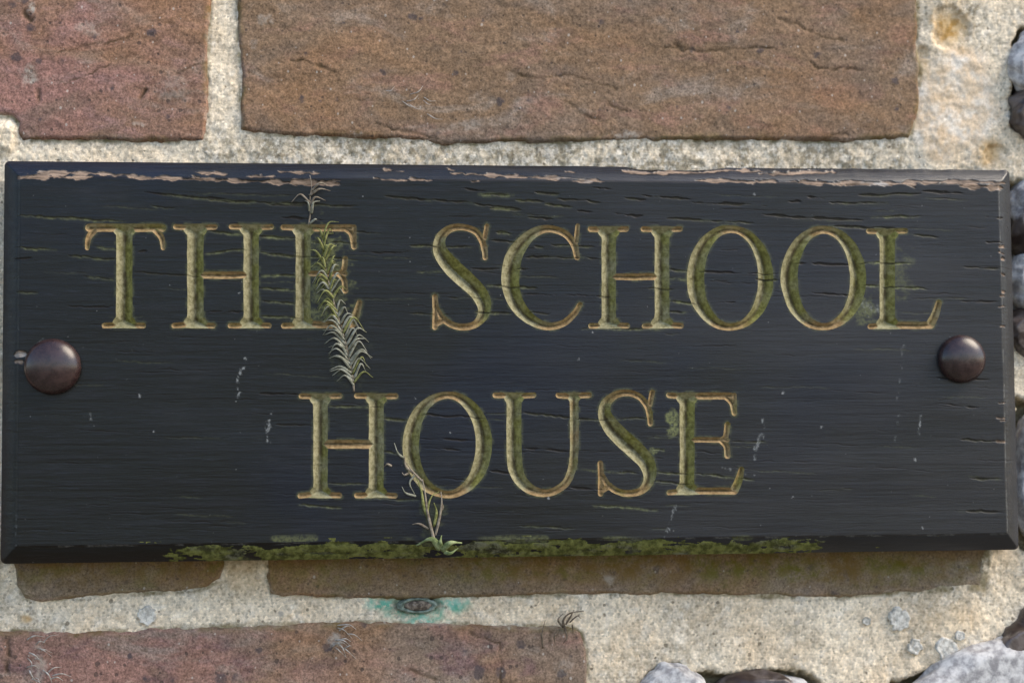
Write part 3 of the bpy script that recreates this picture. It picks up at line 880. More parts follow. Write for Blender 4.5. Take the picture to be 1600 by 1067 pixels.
# drying cracks along the grain: x0, x1, y0, y1, half width, mossiness
CRACKS = [(225, 360, 302, 312, 1.8, 0), (250, 400, 304, 318, 2, .35), (330, 560, 314, 322, 2, .25), (25, 200, 336, 347, 1.6, .4), (90, 160, 341, 345, 1.6, .5), (235, 275, 322, 326, 1.6, .3), (440, 515, 339, 346, 2.4, 0), (420, 500, 319, 322, 2.2, .1),
          (600, 700, 307, 314, 2.2, .15), (680, 790, 312, 324, 2.2, .1), (745, 805, 303, 306, 3, .5), (725, 760, 295, 298, 1.8, 0), (765, 815, 326, 328, 3, .45), (805, 850, 313, 316, 2.4, .4), (850, 895, 319, 324, 2, .4),
          (835, 875, 301, 304, 2, .2), (870, 940, 310, 316, 2, .1), (925, 970, 293, 298, 2.6, 0), (1000, 1080, 306, 311, 2.8, .05), (975, 1010, 309, 312, 2, .1), (900, 925, 329, 331, 2.2, 0), (960, 1005, 333, 338, 2.8, 0),
          (1080, 1200, 317, 322, 2.6, .05), (1040, 1180, 341, 349, 2, .2), (800, 865, 337, 343, 2, .1), (1190, 1350, 336, 344, 2.6, .05), (1295, 1390, 317, 318, 2.6, .2), (1340, 1440, 305, 304, 2.4, .2), (1262, 1290, 308, 310, 2.6, 0), (1230, 1252, 315, 316, 2.2, 0),
          (1440, 1505, 299, 302, 2.4, 0), (1360, 1440, 341, 337, 2, .5), (1300, 1400, 354, 357, 2.2, .2), (1540, 1570, 338, 341, 2, 0), (1418, 1468, 366, 371, 1.8, .2), (1540, 1568, 378, 379, 2, 0), (1505, 1568, 418, 421, 1.8, .1), (1340, 1430, 412, 411, 1.8, .85),
          (1345, 1450, 446, 452, 1.8, .7), (1500, 1560, 470, 473, 1.6, 0), (1240, 1330, 412, 414, 2.2, 0), (1080, 1220, 424, 428, 2, 0), (1260, 1330, 458, 462, 1.8, 0), (1180, 1216, 437, 437, 2.4, .4),
          (105, 185, 400, 406, 1.8, .4), (130, 185, 432, 437, 1.8, .35), (25, 90, 386, 391, 1.4, .5), (22, 50, 404, 404, 1.8, 0), (25, 60, 456, 458, 1.6, .5), (105, 180, 478, 480, 1.5, 0), (205, 330, 425, 434, 1.6, .1), (150, 190, 386, 392, 1.8, .7),
          (210, 230, 394, 394, 2, 0), (318, 385, 397, 390, 1.6, .6), (325, 385, 362, 366, 1.8, .6), (405, 470, 370, 374, 2.2, .7), (405, 465, 393, 403, 1.8, .7), (405, 560, 395, 407, 1.6, .5), (405, 465, 430, 432, 1.7, .7), (405, 470, 450, 455, 1.6, .6),
          (408, 465, 470, 476, 1.6, .6), (408, 470, 495, 498, 1.8, .7), (318, 385, 487, 488, 1.5, 0), (485, 560, 378, 382, 1.7, .4), (555, 600, 362, 364, 1.8, .1), (560, 640, 395, 394, 1.4, 0), (640, 690, 383, 386, 1.8, .35), (690, 740, 386, 387, 1.6, .2),
          (735, 830, 420, 421, 2.2, .05), (650, 700, 425, 424, 1.6, .3), (740, 840, 447, 449, 2, .4), (700, 760, 465, 467, 1.5, .1), (765, 810, 376, 380, 2.6, .1), (775, 800, 362, 365, 2.6, .4), (800, 940, 402, 404, 1.8, .15), (860, 930, 383, 385, 1.8, .25),
          (835, 850, 385, 387, 2, .2), (810, 840, 450, 451, 2.4, 0), (815, 980, 460, 464, 1.8, 0), (820, 860, 488, 490, 1.6, .2), (1045, 1080, 420, 424, 2.2, .4), (1045, 1085, 435, 437, 1.8, .5), (1010, 1060, 450, 453, 1.6, .2), (1050, 1090, 470, 475, 2, .7),
          (1045, 1075, 487, 488, 1.8, .4), (1100, 1150, 471, 473, 2.2, 0), (905, 1040, 513, 515, 1.6, .5), (640, 700, 490, 492, 1.5, .2), (740, 800, 488, 490, 1.8, .6),
          (510, 600, 634, 636, 1.6, .4), (600, 640, 655, 657, 2, .7), (598, 630, 705, 709, 1.6, .4), (430, 490, 664, 665, 1.8, .05), (405, 470, 615, 617, 2.2, 0), (510, 575, 754, 757, 1.5, .4), (560, 660, 778, 781, 1.6, .35), (465, 535, 788, 793, 1.6, .5),
          (650, 760, 647, 653, 2, 0), (655, 745, 685, 690, 1.8, 0), (655, 720, 700, 703, 1.8, 0), (680, 745, 745, 752, 1.8, 0), (765, 800, 735, 740, 2, 0), (815, 930, 644, 656, 2, .15), (815, 895, 700, 705, 1.8, 0), (905, 1010, 655, 654, 1.6, .35),
          (1010, 1085, 682, 681, 1.8, .2), (1020, 1040, 702, 703, 1.6, .8), (905, 1000, 733, 740, 1.6, .3), (1020, 1090, 737, 742, 1.8, .6), (1020, 1080, 752, 756, 1.6, .5), (1085, 1180, 740, 749, 1.8, .4), (1085, 1130, 705, 708, 1.6, 0), (890, 945, 762, 765, 2, 0),
          (1140, 1200, 689, 690, 1.6, .2), (925, 1030, 789, 797, 1.5, .7), (810, 900, 822, 826, 1.4, .25), (1460, 1560, 590, 594, 2, 0), (1500, 1568, 686, 690, 2.2, .1), (1515, 1568, 747, 750, 2.4, .2), (1490, 1568, 797, 801, 2.2, .1), (1460, 1530, 631, 637, 1.8, 0)]
for _ in range(190):     # the finer grain of the oak
    x = random.uniform(30, 1540)
    y = random.uniform(300, 830)
    L_ = random.uniform(18, 130)
    CRACKS.append((x, x + L_, y, y + L_ * random.uniform(0.0, 0.06), random.uniform(0.5, 0.95), random.choice((0, 0, 0, .15))))
SCUFFS = [((385, 560), (374, 590), (371, 620), 1.9, 1), ((425, 640), (420, 665), (417, 690), 2.2, 1), ((1437, 650), (1437, 665), (1436, 680), 2.2, 1), ((1190, 680), (1178, 700), (1176, 718), 5, 0.9), ((1190, 655), (1192, 662), (1194, 668), 2.5, .8),
          ((1058, 785), (1050, 810), (1040, 838), 1.5, .7), ((1410, 540), (1404, 620), (1400, 690), 1.0, .35), ((142, 645), (143, 652), (144, 655), 2.6, .7), ((1340, 470), (1360, 480), (1372, 486), 6, .45), ((1360, 495), (1355, 488), (1370, 478), 4, .4),
          ((1052, 640), (1056, 665), (1050, 680), 5, 0.0), ((60, 535), (66, 532), (72, 536), 2.5, .7), ((205, 548), (190, 556), (180, 560), 1.2, .3), ((1130, 730), (1170, 742), (1180, 742), 2, .5)]


def build_plaque():
    dx, dz = 0.000315, 0.00018
    nx, nz = int(PW / dx) + 1, int(PH / dz) + 1
    xs, zs = np.linspace(-PW / 2, PW / 2, nx), np.linspace(PH / 2, -PH / 2, nz)
    X, Z = np.meshgrid(xs, zs)
    U, V = proj(X, YF, Z)
    pu, pv = U[0, 1] - U[0, 0], V[1, 0] - V[0, 0]
    # letters
    lid = np.full(X.shape, -1)
    lsd = np.full(X.shape, 60.0)
    lhw = np.zeros(X.shape)
    gxs, gys = np.zeros(X.shape), np.zeros(X.shape)
    for k, (ch, (strokes, clip)) in enumerate(LETTERS):
        allp = np.array([p for s in strokes for p in s])
        b = (allp[:, 0].min() - 20, allp[:, 0].max() + 20, allp[:, 1].min() - 20, allp[:, 1].max() + 20)
        jj = np.where((U.max(0) > b[0]) & (U.min(0) < b[1]))[0]
        ii = np.where((V.max(1) > b[2]) & (V.min(1) < b[3]))[0]
        sl = (slice(ii[0], ii[-1] + 1), slice(jj[0], jj[-1] + 1))
        u, v = U[sl], V[sl]
        s = np.full(u.shape, 1e9)
        hw = np.zeros(u.shape)
        uw, vw = u + 0.7 * fbm(u / 22, v / 22, 400 + k, 2), v + 0.7 * fbm(u / 22, v / 22, 430 + k, 2)
        for st in strokes:
            d, w = stroke(st, uw, vw)
            m = d < s
            s = np.where(m, d, s)
            hw = np.where(m, w, hw)
        s = np.maximum(s, np.maximum(clip[0] - vw, vw - clip[1]))
        m = s < lsd[sl]
        lid[sl] = np.where(m, k, lid[sl])
        lhw[sl] = np.where(m, hw, lhw[sl])
        lsd[sl] = np.where(m, s, lsd[sl])
    gy, gx = np.gradient(lsd)
    gx, gy = gx / pu, gy / pv
    gl = np.maximum(np.hypot(gx, gy), 0.3)
    gx, gy = gx / gl, gy / gl
    # slide the vertices next to an outline onto it: crisp arrises
    snap = (np.abs(lsd) < 0.5 * (pu * np.abs(gx) + pv * np.abs(gy)) * 1.02) & (lid >= 0)
    mv = np.where(snap, -lsd / gl, 0)
    mv = np.clip(mv, -0.8, 0.8)
    su, sv = dx / pu, -dz / pv
    X = X + mv * gx * su
    Z = Z + mv * gy * sv
    U, V = U + mv * gx, V + mv * gy
    lsd = np.where(snap, 0.0, lsd)
    # edge profile
    ex = np.minimum(X + PW / 2, PW / 2 - X)
    ez = np.minimum(Z + PH / 2, PH / 2 - Z)
    e = np.minimum(ex, ez)
    e = e + 0.00012 * fbm(U / 60, V / 60, 61, 3) * sstep(0.001, 0.003, e)
    s = np.clip(e / BEV, 0, 1)
    t = YO - YF - STEP
    h = -STEP * sstep(BEV + 0.0005, BEV, e) - t * (1 - s) ** 1.3       # height above the front face
    # grain and board unevenness
    h += 0.000022 * fbm(U / 150, V / 4.0, 62, 3) + 0.00022 * fbm(U / 420, V / 120, 63, 3) + 0.000010 * fbm(U / 34, V / 2.6, 64, 2)
    # paint chips
    chip = np.zeros(U.shape)
    for x0, x1, y0, y1, w in CHIPS:
        m = (U > x0 - 16) & (U < x1 + 16) & (V > min(y0, y1) - 14) & (V < max(y0, y1) + 14)
        if not m.any():
            continue
        u, v = U[m], V[m]
        c = y0 + (y1 - y0) * (u - x0) / max(x1 - x0, 1)
        tt = np.clip((u - x0) / (x1 - x0), 0, 1)
        ww = w * 0.68 * np.clip(0.1 + 1.5 * noise(u / 16, v * 0 + x0, 65), 0.15, 1.3) * np.clip(np.minimum(tt, 1 - tt) * 8 + 0.25, 0, 1)
        d = np.hypot(np.maximum(np.maximum(x0 - u, u - x1), 0), v - c + 3.4 * fbm(u / 10, v / 5, 66, 4)) - ww
        chip[m] = np.maximum(chip[m], sstep(0.7, -0.7, d))
    h -= chip * (0.00035 + 0.00016 * fbm(U / 14, V / 3, 67, 3))
    # cracks
    crack = np.zeros(U.shape)
    alg = np.zeros(U.shape)
    cz = np.zeros(U.shape)
    for k, (x0, x1, y0, y1, w, mo) in enumerate(CRACKS):
        j0, j1 = np.searchsorted(U[nz // 2], [x0 - 25, x1 + 25])
        j1 = min(j1, nx)
        if j1 - j0 < 2:
            continue
        i0, i1 = np.searchsorted(V[:, (j0 + j1) // 2], [min(y0, y1) - 14, max(y0, y1) + 14])
        sl = (slice(max(i0, 0), i1), slice(j0, j1))
        u, v = U[sl], V[sl]
        if u.size == 0:
            continue
        tt = (u - x0) / (x1 - x0)
        c = y0 + (y1 - y0) * tt + 2.2 * (noise(u / 26, u * 0 + k, 68) - 0.5) + 1.6 * (noise(u / 7, u * 0 + k, 69) - 0.5)
        taper = np.clip(np.minimum(tt, 1 - tt) * 5, 0, 1) ** 0.6
        ww = w * 0.68 * taper * np.clip(1.75 * noise(u / 16, u * 0 + k, 70) - 0.05 + 0.35 * (noise(u / 4, u * 0 + k, 170) - 0.5), 0, 1.3)
        a = np.clip((ww - np.abs(v - c)) / 0.9 + 0.35, 0, 1) * (taper > 0) * (ww > 0.15)
        big = min(1.0, w / 1.9)
        crack[sl] = np.maximum(crack[sl], a * (0.5 + 0.5 * big))
        cz[sl] = np.maximum(cz[sl], a * big * 0.00022)
        lip = np.exp(-((v - c - ww - 1.2) / 1.3) ** 2) * taper * big
        h[sl] += 0.0 * lip
        if mo:
            f = np.exp(-((v - c - 0.6) / (w * 0.75 + 0.8)) ** 2) * taper
            alg[sl] = np.maximum(alg[sl], f * mo * (0.3 + 0.9 * noise(u / 9, u * 0 + k, 71)))
    h -= cz
    scuff = np.zeros(U.shape)
    for a, b, c, w, amt in SCUFFS:
        m = (U > min(a[0], b[0], c[0]) - 15) & (U < max(a[0], b[0], c[0]) + 15) & (V > min(a[1], b[1], c[1]) - 15) & (V < max(a[1], b[1], c[1]) + 15)
        d = line_dist([a, b, c], U[m] + 4 * fbm(U[m] / 9, V[m] / 9, 72, 3), V[m])
        scuff[m] = np.maximum(scuff[m], amt * 0.7 * sstep(w, w * 0.2, d + 3.4 * fbm(U[m] / 3, V[m] / 6, 73, 2)) * sstep(0.25, 0.6, noise(U[m] / 5, V[m] / 7, 173)))
    # worn right and left arrises, chalky bloom along the lower arris
    arr = np.exp(-((e - BEV - 0.0002) / 0.00025) ** 2)
    scuff = np.maximum(scuff, 0.3 * arr * sstep(1500, 1560, U) * sstep(0.42, 0.62, noise(U / 8, V / 11, 74)))
    scuff = np.maximum(scuff, 0.35 * arr * sstep(780, 830, V) * sstep(0.5, 0.7, noise(U / 14, V / 6, 75)))
    # algae on the face round the letters and near the weed
    near = sstep(4.5, 0.2, lsd) * sstep(0.38, 0.6, noise(U / 14, V / 10, 76)) * 0.3
    alg = np.maximum(alg, near)
    for cx_, cy_, rx, ry, am in ((512, 440, 34, 78, .6), (1052, 660, 10, 32, .9), (1352, 485, 26, 22, .55), (1405, 430, 22, 40, .3), (548, 560, 26, 40, .15), (1020, 705, 8, 6, .7), (675, 800, 22, 40, .2)):
        alg = np.maximum(alg, am * sstep(1.1, 0.4, np.hypot((U - cx_) / rx, (V - cy_) / ry) + 0.8 * fbm(U / 12, V / 9, 77, 3)))
    alg = np.maximum(alg, 0.5 * sstep(0.0, 1.0, sstep(828, 846, V) * sstep(0.56, 0.76, noise(U / 40, V / 12, 78)) * sstep(230, 330, U) * sstep(1330, 1200, U)))
    # V-cut letters
    cut = np.clip(-lsd, 0, 40)
    dep = np.minimum(cut, 13.6) * 0.98 * PXM
    inl = lsd <= 0
    rough = 0.00006 * fbm(U / 6, V / 6, 79, 3) + 0.00006 * fbm(U / 30, V / 4, 80, 2)
    h = np.where(inl, h - dep + rough * np.clip(cut / 3, 0, 1), h)
    # broken upper edge
    zt = PH / 2 - Z
    notch = 0.0010 * sstep(975, 1010, U) * sstep(1150, 1090, U) + 0.00022 * fbm(U / 22, U * 0, 81, 3) * sstep(800, 950, U)
    Z = Z - notch * np.exp(-np.clip(zt, 0, 1) / 0.0016)
    # slightly rounded corners in plan
    R = 0.0016
    qx, qz = np.abs(X) - (PW / 2 - R), np.abs(Z) - (PH / 2 - R)
    m = (qx > 0) & (qz > 0)
    rr = np.maximum(np.maximum(qx, qz), 1e-9) / np.maximum(np.hypot(qx, qz), 1e-9)
    X = np.where(m, np.sign(X) * (PW / 2 - R + qx * rr), X)
    Z = np.where(m, np.sign(Z) * (PH / 2 - R + qz * rr), Z)
    V3 = np.stack([X, YF - h, Z], -1).reshape(-1, 3)
    F = grid_faces(nz, nx)
    cs = lsd.ravel()[F]
    fin = cs.mean(1) < 0
    fl = np.where(fin, lid.ravel()[F[:, 0]], -1)
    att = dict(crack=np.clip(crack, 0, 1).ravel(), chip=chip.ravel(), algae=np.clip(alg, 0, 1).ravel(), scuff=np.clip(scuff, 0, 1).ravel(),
               edge=(sstep(BEV + 0.0006, BEV - 0.0002, ez) * (Z > 0) * (ez < ex)).ravel(),
               right_sheen=np.clip(sstep(700, 1550, U + 260 * fbm(U / 300, V / 160, 93, 3)), 0, 1).ravel())  # reflection gradient put into the paint colour, stronger to the right
    # board: front, four sides and the back
    idx = np.arange(nx * nz).reshape(nz, nx)
    ring = np.concatenate([idx[0, :], idx[1:, -1], idx[-1, -2::-1], idx[-2:0:-1, 0]])
    rv = V3[ring].copy()
    rv[:, 1] = YB
    n0 = len(V3)
    VB = np.vstack([V3, V3[ring], rv])
    r = np.arange(len(ring))
    r2 = np.roll(r, -1)
    sides = np.stack([n0 + r, n0 + r2, n0 + len(ring) + r2, n0 + len(ring) + r], -1)
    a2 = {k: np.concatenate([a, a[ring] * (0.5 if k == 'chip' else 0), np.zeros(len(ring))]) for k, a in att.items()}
    cA, cB, cC, cD = n0 + len(ring), n0 + len(ring) + nx - 1, n0 + len(ring) + nx - 1 + nz - 1, n0 + len(ring) + 2 * (nx - 1) + nz - 1
    FB = np.vstack([F[~fin], sides, [[cA, cB, cC, cD]]])
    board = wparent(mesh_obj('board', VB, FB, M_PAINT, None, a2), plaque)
    # letters
    thin = np.clip(1 - (lhw - 5.5) / 4.0, 0, 1)
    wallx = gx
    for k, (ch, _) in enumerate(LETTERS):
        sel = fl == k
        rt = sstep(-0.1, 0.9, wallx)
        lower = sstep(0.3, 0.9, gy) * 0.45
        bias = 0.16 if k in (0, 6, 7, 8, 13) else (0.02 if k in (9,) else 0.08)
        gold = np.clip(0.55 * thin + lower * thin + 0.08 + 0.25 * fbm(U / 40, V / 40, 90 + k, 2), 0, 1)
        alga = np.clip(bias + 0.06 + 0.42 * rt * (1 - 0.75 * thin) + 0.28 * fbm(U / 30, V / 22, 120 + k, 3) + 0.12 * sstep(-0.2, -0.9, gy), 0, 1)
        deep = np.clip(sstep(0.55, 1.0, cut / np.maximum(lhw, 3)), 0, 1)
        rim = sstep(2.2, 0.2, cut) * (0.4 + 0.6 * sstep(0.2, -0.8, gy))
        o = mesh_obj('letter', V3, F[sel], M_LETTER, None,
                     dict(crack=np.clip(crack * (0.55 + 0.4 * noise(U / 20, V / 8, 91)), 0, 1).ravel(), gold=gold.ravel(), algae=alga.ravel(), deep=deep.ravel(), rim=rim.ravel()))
        wparent(o, plaque)
        o['label'] = 'carved letter %s with worn gold paint' % ch
    # moss on the lower bevel: a crust of its own lying on the paint
    band = sstep(0.0, 0.12, np.clip((PH / 2 + Z) / 0.006, 0, 1))
    zb = PH / 2 + Z
    prof = sstep(215, 300, U) * sstep(1345, 1240, U) * (0.75 + 0.25 * sstep(420, 520, U))
    gap = 1 - 0.9 * sstep(1.0, 0.5, np.hypot((U - 690) / 40, (V - 866) / 9)) - 0.6 * sstep(1.0, 0.5, np.hypot((U - 560) / 60, (V - 838) / 7)) - 0.25 * sstep(1050, 1120, U) * sstep(1180, 1120, U)
    top = 0.0047 + 0.0010 * fbm(U / 60, U * 0, 95, 3)
    mm = 0.8 * prof * gap * sstep(top + 0.0012, top - 0.0012, zb) + 0.95 * fbm(U / 30, V / 9, 96, 4, 0.65) - 0.16 * (1 - prof)
    mm = np.where(zb < 0.0068, mm, -1)
    mh = 0.00014 * np.clip((mm - 0.34) * 2.5, -0.3, 1) * (0.7 + 0.6 * noise(U / 7, V / 7, 97)) + 0.0001 * fbm(U / 4, V / 4, 98, 2)
    VM = np.stack([X, YF - h - np.maximum(mh, 0.00003), Z - np.where(zb < 0.003, 0.3 * np.clip(mh, 0, 1), 0)], -1).reshape(-1, 3)
    km = (mm.ravel()[F].min(1) > 0.36) & (noise(U / 2.6, V / 2.2, 99).ravel()[F[:, 0]] < 0.25 + np.clip((mm.ravel()[F[:, 0]] - 0.36) * 5, 0, 1))
    o = mesh_obj('moss', VM, F[km], M_MOSS)
    tag(o, 'thin green moss crust growing along the lower bevel of the black sign', 'moss', None, 'stuff')


build_plaque()


def screw_cap(cx_, cy_, r_px, hgt):
    """domed cover cap standing on the board"""
    c = P3(cx_, cy_, YF)
    r = r_px * PXM * 0.985
    prof = []
    for k in range(15):
        a = math.pi / 2 * k / 14
        prof.append((r * math.sin(a) ** 0.92, hgt * (0.16 + 0.84 * math.cos(a) ** 0.95)))
    prof += [(r * 0.985, hgt * 0.05), (r * 0.96, -0.0004)]
    n = 72
    Vv, Ff = [(c.x, YF - hgt, c.z)], []
    for q, (rr, hh) in enumerate(prof[1:]):
        for j in range(n):
            a = 2 * math.pi * j / n
            Vv.append((c.x + rr * math.cos(a), YF - hh, c.z + rr * math.sin(a)))
    for j in range(n):
        Ff.append((0, 1 + (j + 1) % n, 1 + j))
    for q in range(len(prof) - 2):
        for j in range(n):
            a, b = 1 + q * n + j, 1 + q * n + (j + 1) % n
            Ff.append((a, b, b + n, a + n))
    return wparent(mesh_obj('screw_cap', np.array(Vv), Ff, M_CAP), plaque)


screw_cap(83, 573, 42.5, 0.0058)['label'] = 'larger domed screw cap'
screw_cap(1501, 561, 38.5, 0.0054)


# ------------------------------------------------------------------ wispy weeds lying on the sign
def blade(pts, w0, w1, thick=0.45, n=10):
    """tapered flattened blade through 3-D points; returns verts, faces"""
    P = [Vector(p) for p in pts]
    out = []
    q = [2 * P[0] - P[1]] + P + [2 * P[-1] - P[-2]]
    for i in range(1, len(q) - 2):
        for k in range(n):
            t = k / n
            a, b, c, d = q[i - 1], q[i], q[i + 1], q[i + 2]
            out.append(0.5 * ((2 * b) + (c - a) * t + (2 * a - 5 * b + 4 * c - d) * t * t + (3 * b - a - 3 * c + d) * t ** 3))
    out.append(P[-1])
    V_, F_ = [], []
    m = len(out)
    S = 6
    for i, p in enumerate(out):
        d = (out[min(i + 1, m - 1)] - out[max(i - 1, 0)]).normalized()
        side = d.cross(Vector((0, 1, 0))).normalized()
        up = side.cross(d).normalized()
        s = i / (m - 1)
        w = (w0 + (w1 - w0) * s) * (0.55 + 0.45 * math.sin(math.pi * min(1, s * 1.15 + 0.12)))
        for j in range(S):
            a = 2 * math.pi * j / S
            V_.append(p + side * (w * math.cos(a)) + up * (w * thick * math.sin(a)))
    for i in range(m - 1):
        for j in range(S):
            F_.append((i * S + j, i * S + (j + 1) % S, (i + 1) * S + (j + 1) % S, (i + 1) * S + j))
    F_.append(tuple(range(S))[::-1])
    F_.append(tuple((m - 1) * S + j for j in range(S)))
    return V_, F_


def add_blade(name, root, mat, px, w0, w1, lift=0.0006, bow=0.0, n=7):
    k = len(px)
    pts = []
    for i, (a, b) in enumerate(px):
        s = i / (k - 1)
        pts.append(P3(a, b, YF - lift - bow * math.sin(math.pi * s)))
    Vv, Ff = blade(pts, w0 * PXM, w1 * PXM, n=n)
    return wparent(mesh_obj(name, np.array([v[:] for v in Vv]), Ff, mat), root)


def fronds(root, stem_px, spec):
    """spec: (x, y, side, length, rise, droop, material)"""
    for (x, y, sd_, ln, rise, droop, mt) in spec:
        tip = (x + sd_ * ln, y - rise + droop)
        mid = (x + sd_ * ln * 0.5, y - rise * 0.9)
        add_blade('frond', root, M_FROND[mt], [(x + random.uniform(-2, 2), y), (mid[0] + random.uniform(-3, 3), mid[1] + random.uniform(-3, 3)), (tip[0] + random.uniform(-3, 3), tip[1] + random.uniform(-4, 4))], random.uniform(1.6, 2.7), 0.7, random.uniform(0.0004, 0.0016), random.uniform(0.0004, 0.0016), 6)


w1 = tag(empty('climbing_weed', P3(553, 612, YF)), 'feathery dry grey-green weed lying across the E of THE and above HOUSE', 'weed', 'wispy weeds on the sign')
st1 = [(553, 612), (551, 590), (545, 560), (538, 530), (528, 495), (518, 460), (510, 425), (505, 395), (503, 368)]
add_blade('stem', w1, M_FROND[2], st1, 2.0, 1.2, 0.0005, 0.0, 5)
random.seed(21)
spec = []
for i in range(14):
    t = i / 13
    y = 602 - 84 * t
    x = np.interp(y, [368, 395, 425, 460, 495, 530, 560, 590, 612], [503, 505, 510, 518, 528, 538, 545, 551, 553])
    spec.append((x, y, -1, random.uniform(26, 36), random.uniform(14, 22), random.uniform(2, 18), 0))
    spec.append((x, y - 4, 1, random.uniform(22, 34), random.uniform(20, 30), random.uniform(2, 22), 0 if random.random() < .8 else 1))
for i in range(14):
    y = 510 - 6.3 * i + random.uniform(-3, 3)
    x = np.interp(y, [368, 395, 425, 460, 495, 530], [503, 505, 510, 518, 528, 538])
    spec.append((x, y, -1, random.uniform(20, 30), random.uniform(12, 20), random.uniform(12, 24), 1 if i % 3 else 0))
    if i % 2 == 0 or i > 6:
        spec.append((x, y, 1, random.uniform(12, 20), random.uniform(16, 26), random.uniform(0, 14), 1 if i % 2 else 0))
for i in range(12):
    y = 430 - 5.4 * i
    x = np.interp(y, [368, 395, 425], [503, 505, 510])
    spec.append((x, y, random.choice((-1, 1, 1)), random.uniform(10, 26), random.uniform(14, 26), random.uniform(-8, 8), 1))
fronds(w1, st1, spec)

w2 = tag(empty('climbing_weed', P3(487, 345, YF)), 'small drooping dry weed tip just under the top edge of the sign above the E', 'weed', 'wispy weeds on the sign')
add_blade('stem', w2, M_FROND[2], [(482, 352), (485, 330), (484, 312), (487, 290), (484, 274)], 1.3, 0.9, 0.0004, 0, 5)
fronds(w2, None, [(484, 316, -1, 28, 12, 12, 2), (485, 306, 1, 32, 10, 4, 2), (486, 298, 1, 26, 12, 2, 2), (485, 334, 1, 12, 20, 0, 0), (484, 330, -1, 8, 14, 0, 0), (484, 322, 1, 22, 14, 8, 2), (483, 350, 1, 14, 10, 6, 0)])

w3 = tag(empty('climbing_weed', P3(688, 862, YF)), 'small weed rooted on the mossy lower edge under the O of HOUSE', 'weed', 'wispy weeds on the sign')
for px, wa, wb, mt in (([(682, 856), (676, 835), (668, 800), (664, 770), (660, 748)], 2.8, 1.5, 2), ([(680, 836), (686, 812), (690, 785), (689, 768)], 2.4, 1.3, 2),
                       ([(674, 826), (668, 800), (674, 776), (686, 768)], 2.3, 1.2, 1), ([(670, 812), (662, 790), (658, 765), (650, 745)], 2.8, 1.4, 1), ([(678, 822), (682, 800), (678, 785)], 2.8, 1.2, 1)):
    add_blade('stem', w3, M_FROND[mt], px, wa, wb, 0.0006, 0.0006, 6)
for px, mt in (([(670, 826), (655, 818), (644, 819)], 2), ([(660, 752), (646, 738), (634, 722)], 2), ([(650, 775), (634, 770), (628, 760)], 0), ([(648, 742), (640, 755), (648, 772)], 0),
               ([(632, 716), (622, 708), (616, 692)], 0), ([(640, 738), (632, 742), (628, 738)], 2), ([(688, 800), (692, 792), (691, 786)], 2), ([(612, 728), (605, 725), (600, 729)], 2), ([(646, 740), (634, 728), (632, 712)], 2)):
    add_blade('frond', w3, M_FROND[mt], px, 2.0, 1.0, 0.0005, 0.0006, 6)
add_blade('leaf', w3, M_LEAF, [(688, 858), (674, 842), (650, 852)], 6.2, 2.0, 0.0000, 0.0022, 8)
add_blade('leaf', w3, M_LEAF, [(690, 860), (704, 848), (722, 848)], 5.8, 2.0, 0.0000, 0.0022, 8)
add_blade('leaf', w3, M_LEAF, [(688, 856), (688, 846), (690, 836)], 4.6, 1.4, 0.0002, 0.0018, 8)
add_blade('leaf', w3, M_LEAF, [(694, 862), (704, 864), (716, 856)], 4.0, 1.6, 0.0000, 0.0012, 8)

# ------------------------------------------------------------------ small things on the wall
nail = tag(empty('old_nail', P3(652, 945, 0)), 'corroded metal fixing stub in the mortar joint ringed with green verdigris stain', 'nail')


def disc(name, root, mat, cx_, cy_, rx, ry, y0, prof, seed, n=40, rag=0.12):
    c = P3(cx_, cy_, y0)
    Vv, Ff = [(c.x, y0 - prof[0][1], c.z)], []
    for q, (s, hh) in enumerate(prof[1:]):
        for j in range(n):
            a = 2 * math.pi * j / n
            k = 1 + rag * float(fbm(np.array([math.cos(a) * 3.4 + seed]), np.array([math.sin(a) * 3.4]), seed, 4)[0])
            Vv.append((c.x + rx * PXM * s * k * math.cos(a), y0 - hh, c.z + ry * PXM * s * k * math.sin(a)))
    for j in range(n):
        Ff.append((0, 1 + (j + 1) % n, 1 + j))
    for q in range(len(prof) - 2):
        for j in range(n):
            a, b = 1 + q * n + j, 1 + q * n + (j + 1) % n
            Ff.append((a, b, b + n, a + n))
    o = mesh_obj(name, np.array(Vv), Ff, mat)
    return wparent(o, root) if root else o


disc('rim', nail, M_PATINA, 652, 945, 31, 12, 0.0016, [(0, 0.0008), (0.62, 0.0008), (0.7, 0.0017), (0.86, 0.0023), (1.0, 0.0016), (1.06, -0.002)], 3)
disc('core', nail, M_NAIL, 654, 945, 24, 8.5, 0.0016, [(0, 0.0022), (0.35, 0.0024), (0.6, 0.0019), (0.75, 0.0021), (1.0, 0.0012), (1.05, -0.001)], 5)

for cx_, cy_, r, lab in ((230, 962, 14.5, 'pale grey lichen disc on the mortar below the left end of the sign'),
                         (1406, 968, 18, 'ringed grey lichen disc just under the brick course, upper one of the lower right patch'),
                         (1430, 1010, 11.5, 'small grey lichen disc between two larger lichen discs'),
                         (1481, 1017, 20, 'largest grey lichen disc touching the white flint'),
                         (1354, 970, 7, 'tiny grey lichen dot left of the ringed lichen disc'),
                         (1500, 993, 8, 'small pale lichen spot above the largest lichen disc')):
    yb = -0.0003 - float(mortar_height(np.array([cx_ * 1.0]), np.array([cy_ * 1.0]))[0])
    o = disc('lichen', None, M_LICHEN, cx_, cy_, r, r * 1.05, yb, [(0, 0.0005), (0.3, 0.0006), (0.42, 0.00042), (0.7, 0.0005), (0.85, 0.0007), (0.95, 0.00045), (1.04, -0.0012)], int(r * 7), 44, 0.34)
    tag(o, lab, 'lichen', 'lichen discs on the mortar')


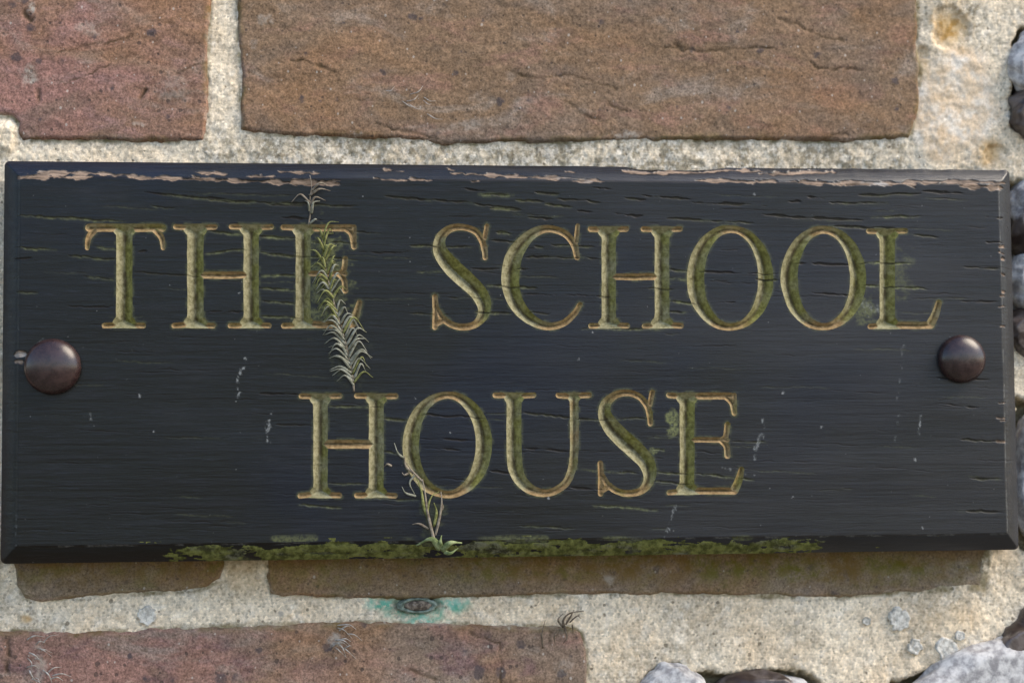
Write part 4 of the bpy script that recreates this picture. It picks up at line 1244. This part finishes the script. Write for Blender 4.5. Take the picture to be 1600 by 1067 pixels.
def tuft(name, label, cat, mat, centre, strands, group=None, y=-0.0004):
    root = tag(empty(name, P3(centre[0], centre[1], 0)), label, cat, group)
    for px, w in strands:
        k = len(px)
        pts = [P3(a, b, y - 0.0016 * math.sin(math.pi * i / (k - 1))) for i, (a, b) in enumerate(px)]
        Vv, Ff = blade(pts, w * PXM, w * 0.5 * PXM, 0.8, 5)
        wparent(mesh_obj('strand', np.array([v[:] for v in Vv]), Ff, mat), root)
    return root


tuft('dry_root', 'brown twiggy root clinging to the top right corner of the lower brick', 'root', M_ROOT, (880, 985),
     [([(885, 985), (880, 970), (890, 958), (912, 954)], 2.4), ([(884, 975), (892, 962), (897, 952)], 2.0), ([(880, 980), (872, 968), (880, 958)], 2.0), ([(890, 972), (902, 962), (908, 966)], 1.5),
      ([(882, 980), (886, 995), (880, 1005)], 1.8), ([(872, 984), (866, 995), (868, 1008)], 1.6), ([(894, 975), (896, 990)], 1.6), ([(848, 1012), (847, 990), (852, 968)], 1.8), ([(847, 995), (843, 985)], 1.2)])
random.seed(5)
for cx_, cy_, lab, nn, sp in ((62, 1030, 'pale hairy dry moss tuft at the lower left corner on the brick', 16, 34), (530, 992, 'pale dry moss tuft on the top edge of the lower brick left of the nail', 12, 22)):
    ss = []
    for _ in range(nn):
        x, y = cx_ + random.uniform(-sp * .6, sp * .6), cy_ + random.uniform(-sp, sp)
        a = random.uniform(-0.5, 1.4)
        L_ = random.uniform(14, 30)
        ss.append(([(x, y), (x + L_ * .5 * math.cos(a) + random.uniform(-4, 4), y + L_ * .5 * math.sin(a) - 4), (x + L_ * math.cos(a), y + L_ * math.sin(a))], random.uniform(0.8, 1.5)))
    tuft('dry_moss_tuft', lab, 'moss', M_TUFT, (cx_, cy_), ss, 'dry moss tufts on the lower brick')
ss = []
for _ in range(8):
    x, y = random.uniform(600, 680), random.uniform(100, 190)
    a = random.uniform(-0.9, 0.9)
    L_ = random.uniform(14, 26)
    ss.append(([(x, y), (x + L_ * .5, y + L_ * .5 * math.sin(a) + 3), (x + L_ * math.cos(a), y + L_ * math.sin(a))], random.uniform(0.6, 1.0)))
tuft('cobweb_strand', 'fine pale dry strands stuck on the large brown brick above the sign', 'strands', M_TUFT, (640, 150), ss)
